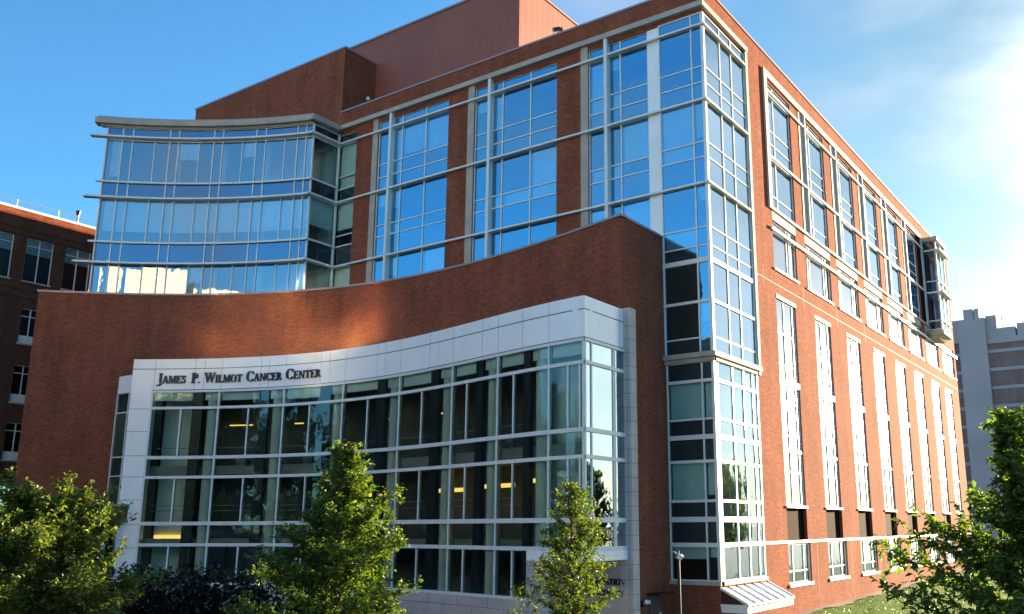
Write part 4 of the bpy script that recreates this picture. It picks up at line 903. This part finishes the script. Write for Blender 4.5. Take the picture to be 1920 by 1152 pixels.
def make_tree(loc, H, prof, label, lm, seed, leaf=0.13, nbranch=90, per=9, cl=7, lean=(0, 0), group='street trees in front of the building', trunk_r=0.09, z0=0.12, name='oak_tree', asym=None, cat='tree'):
    r = random.Random(seed); e = empty(name, label, cat, group, loc)
    tb = MB(); lb = bmesh.new(); pts = []
    for i in range(9):
        t = i/8; pts.append(Vector((lean[0]*t*t+0.05*math.sin(t*5+seed), lean[1]*t*t+0.05*math.cos(t*4+seed), H*t)))
    for i in range(8): tb.cyl(pts[i], pts[i+1], trunk_r*(1-0.11*i), trunk_r*(1-0.11*(i+1)), 8, False)
    def at(t): k = min(7, int(t*8)); return pts[k].lerp(pts[k+1], t*8-k)
    lim = MB()
    for b in range(nbranch):
        t = z0+(1-z0)*(b+r.random())/nbranch; base = at(t); az = b*2.399+r.uniform(-0.4, 0.4)
        L = prof(t)*r.uniform(0.62, 1.08)
        if asym: L *= asym(az, t)
        el = R(r.uniform(8, 38)+30*t); d = Vector((math.cos(az)*math.cos(el), math.sin(az)*math.cos(el), math.sin(el)))
        tip = base+d*L+Vector((0, 0, -0.06*L*L)); mid = base.lerp(tip, 0.5)+Vector((r.uniform(-.1, .1), r.uniform(-.1, .1), 0.06*L))
        br = 0.010+0.018*(1-t); lim.cyl(base, mid, br, br*0.7, 5, False); lim.cyl(mid, tip, br*0.7, br*0.25, 5, False)
        nn = max(2, int(per*L/1.2))
        for k in range(nn):
            s = (0.25+0.80*(k+r.random())/nn); q = base.lerp(mid, s*2) if s < 0.5 else mid.lerp(tip, s*2-1)
            td = (d+Vector((r.gauss(0, .6), r.gauss(0, .6), r.gauss(0.1, .45)))).normalized(); tl = r.uniform(0.12, 0.38)*(0.5+L*0.4)
            q2 = q+td*tl; lim.cyl(q, q2, 0.006, 0.003, 3, False)
            for c in range(cl):
                f = r.uniform(0.2, 1.05); p = q.lerp(q2, f)+Vector((r.gauss(0, .035), r.gauss(0, .035), r.gauss(0, .03)))
                ld = (td*0.5+Vector((r.gauss(0, 1), r.gauss(0, 1), r.gauss(-0.25, .6)))).normalized()
                add_leaf(lb, p, ld, Vector((r.gauss(0, .35), r.gauss(0, .35), 1)).normalized(), leaf*r.uniform(0.6, 1.15))
    tb.build('trunk', BARK, e); lim.build('branches', BARK, e)
    me = bpy.data.meshes.new('foliage'); lb.to_mesh(me); lb.free(); me.materials.append(lm); link(bpy.data.objects.new('foliage', me), e)
    return e
def pr_c(t):  # cone with a narrow head and a broad skirt
    return 0.22+3.0*max(0, 1-t)**0.9 if t < 0.74 else 0.30+1.3*(1-t)**0.75
make_tree((1.62, -24.1, GZ), 6.5, pr_c, 'tall cone-shaped oak with yellowing leaves in front of the curved glazing', OAKY, 3, leaf=0.115, nbranch=185, per=14, cl=14, asym=lambda az, t: 1+0.26*math.sin(az*2+t*9)*math.cos(az+t*17))
make_tree((4.72, -18.9, GZ), 5.75, lambda t: 0.2+2.1*max(0, 1-t)**0.8, 'slender loose young oak in front of the wing corner and porch', OAK2, 7, leaf=0.105, nbranch=100, per=12, cl=13, asym=lambda az, t: (1+0.25*math.sin(az*3+t*11))*(1-0.45*max(0, math.cos(az-0.57)) if t < 0.5 else 1))
make_tree((0.1, -30.1, GZ), 4.95, lambda t: 0.9+1.35*max(0, math.sin(min(1, t*1.05)*math.pi))**0.6 if t < 0.9 else 0.9, 'broad russet-tinged oak at the bottom left corner', OAKO, 11, leaf=0.10, nbranch=150, per=13, cl=14, z0=0.35)
make_tree((16.38, -25.0, GZ), 6.2, lambda t: 0.22+2.9*max(0, 1-t)**1.05, 'dark green oak close by at the right edge, backlit by the sun', OAK, 19, leaf=0.12, nbranch=165, per=13, cl=14, z0=0.22, asym=lambda az, t: (1+0.35*math.sin(az*2+t*13))*(1+0.12*max(0, math.cos(az-3.72)) if t < 0.6 else 0.8))
# off-frame trees whose reflections stand in the sun-side glass
bt = make_tree((25, 52, GZ), 11, lambda t: 1.2+3.2*math.sin(min(1, t*1.1)*math.pi)**0.7 if t < 0.9 else 1.0, 'big tree beyond the right edge, mirrored nearest in the corner glass', OAK, 23, leaf=0.36, nbranch=110, per=6, cl=8, trunk_r=0.2, group='trees across the lawn mirrored in the glass')
def copy_tree(o, loc, s, rz, label):
    c = o.copy(); COL.objects.link(c); c.location = loc; c.scale = (s, s, s); c.rotation_euler.z = rz; c['label'] = label
    for ch_ in o.children:
        k = ch_.copy(); COL.objects.link(k); k.parent = c
for i, (x, y, s, l) in enumerate(((31, 64, 1.15, 'second tree beyond the right edge, mirrored behind the nearest one'), (22, 38, 0.7, 'shorter tree beyond the right edge, mirrored low in the ground floor glass'),
                                  (40, 84, 1.25, 'farthest tree beyond the right edge, mirrored small in the side windows'), (33, 46, 1.0, 'rounded tree beyond the right edge, mirrored in the ground windows'))):
    copy_tree(bt, (x, y, GZ), s, i*1.3, l)

W_ = ['fourth from its west end', 'left of the row centre', 'at the row centre', 'right of the row centre', 'behind the cream building west corner', 'before the cream building middle', 'before the cream building east corner', 'at the east end of the row', 'second from its west end', 'at its west end', 'in the rear row, west', 'in the rear row, east']
for i, (x, y, s_) in enumerate(((-58, -70, 2.0), (-47, -66, 1.9), (-38, -69, 2.05), (-29, -64, 1.8), (-20, -67, 1.95), (-11, -63, 1.75), (-2, -66, 1.9), (8, -64, 1.8), (-70, -62, 2.1), (-84, -60, 2.1), (-33, -74, 2.0), (-15, -72, 2.0))):  # tree row added out of view, a dark mass for the wing glass to reflect
    c_ = copy_tree(bt, (x, y, GZ), s_, i*0.9+0.4, 'unseen tall tree added across the street to darken curved glazing reflections, %s' % W_[i])
def shrub(loc, w_, h, label, seed, n=2600):
    r = random.Random(seed); e = empty('shrub', label, 'shrub', 'dark shrubs along the wing', loc); lb = bmesh.new(); tb = MB()
    for k in range(9):
        a = r.uniform(0, 6.3); q = Vector((math.cos(a)*w_*0.35, math.sin(a)*w_*0.3, h*r.uniform(0.6, 0.9))); tb.cyl((0, 0, 0), q, 0.03, 0.01, 5, False)
    for k in range(n):
        a, u = r.uniform(0, 6.3), r.random()**0.45; el = math.acos(r.uniform(-0.1, 1)); rad = u*(1+0.18*math.sin(a*3+seed)+0.12*math.sin(el*5+seed))
        p = Vector((math.cos(a)*math.sin(el)*w_*rad, math.sin(a)*math.sin(el)*w_*0.7*rad, h*0.25+math.cos(el)*h*0.75*rad))
        add_leaf(lb, p, Vector((r.gauss(0, 1), r.gauss(0, 1), r.gauss(0, 1))).normalized(), Vector((0, 0, 1)), r.uniform(0.16, 0.32))
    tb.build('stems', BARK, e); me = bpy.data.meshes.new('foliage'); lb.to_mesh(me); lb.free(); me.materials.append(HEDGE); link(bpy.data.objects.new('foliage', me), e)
sl = ['leftmost dark shrub, beside the left oak', 'second dark shrub from the left under the wing glazing', 'third dark shrub from the left, rising highest', 'fourth dark shrub from the left below the glazing',
      'fifth dark shrub from the left, nearest the tall oak', 'dark shrub behind the tall oak at the foot of the glazing']
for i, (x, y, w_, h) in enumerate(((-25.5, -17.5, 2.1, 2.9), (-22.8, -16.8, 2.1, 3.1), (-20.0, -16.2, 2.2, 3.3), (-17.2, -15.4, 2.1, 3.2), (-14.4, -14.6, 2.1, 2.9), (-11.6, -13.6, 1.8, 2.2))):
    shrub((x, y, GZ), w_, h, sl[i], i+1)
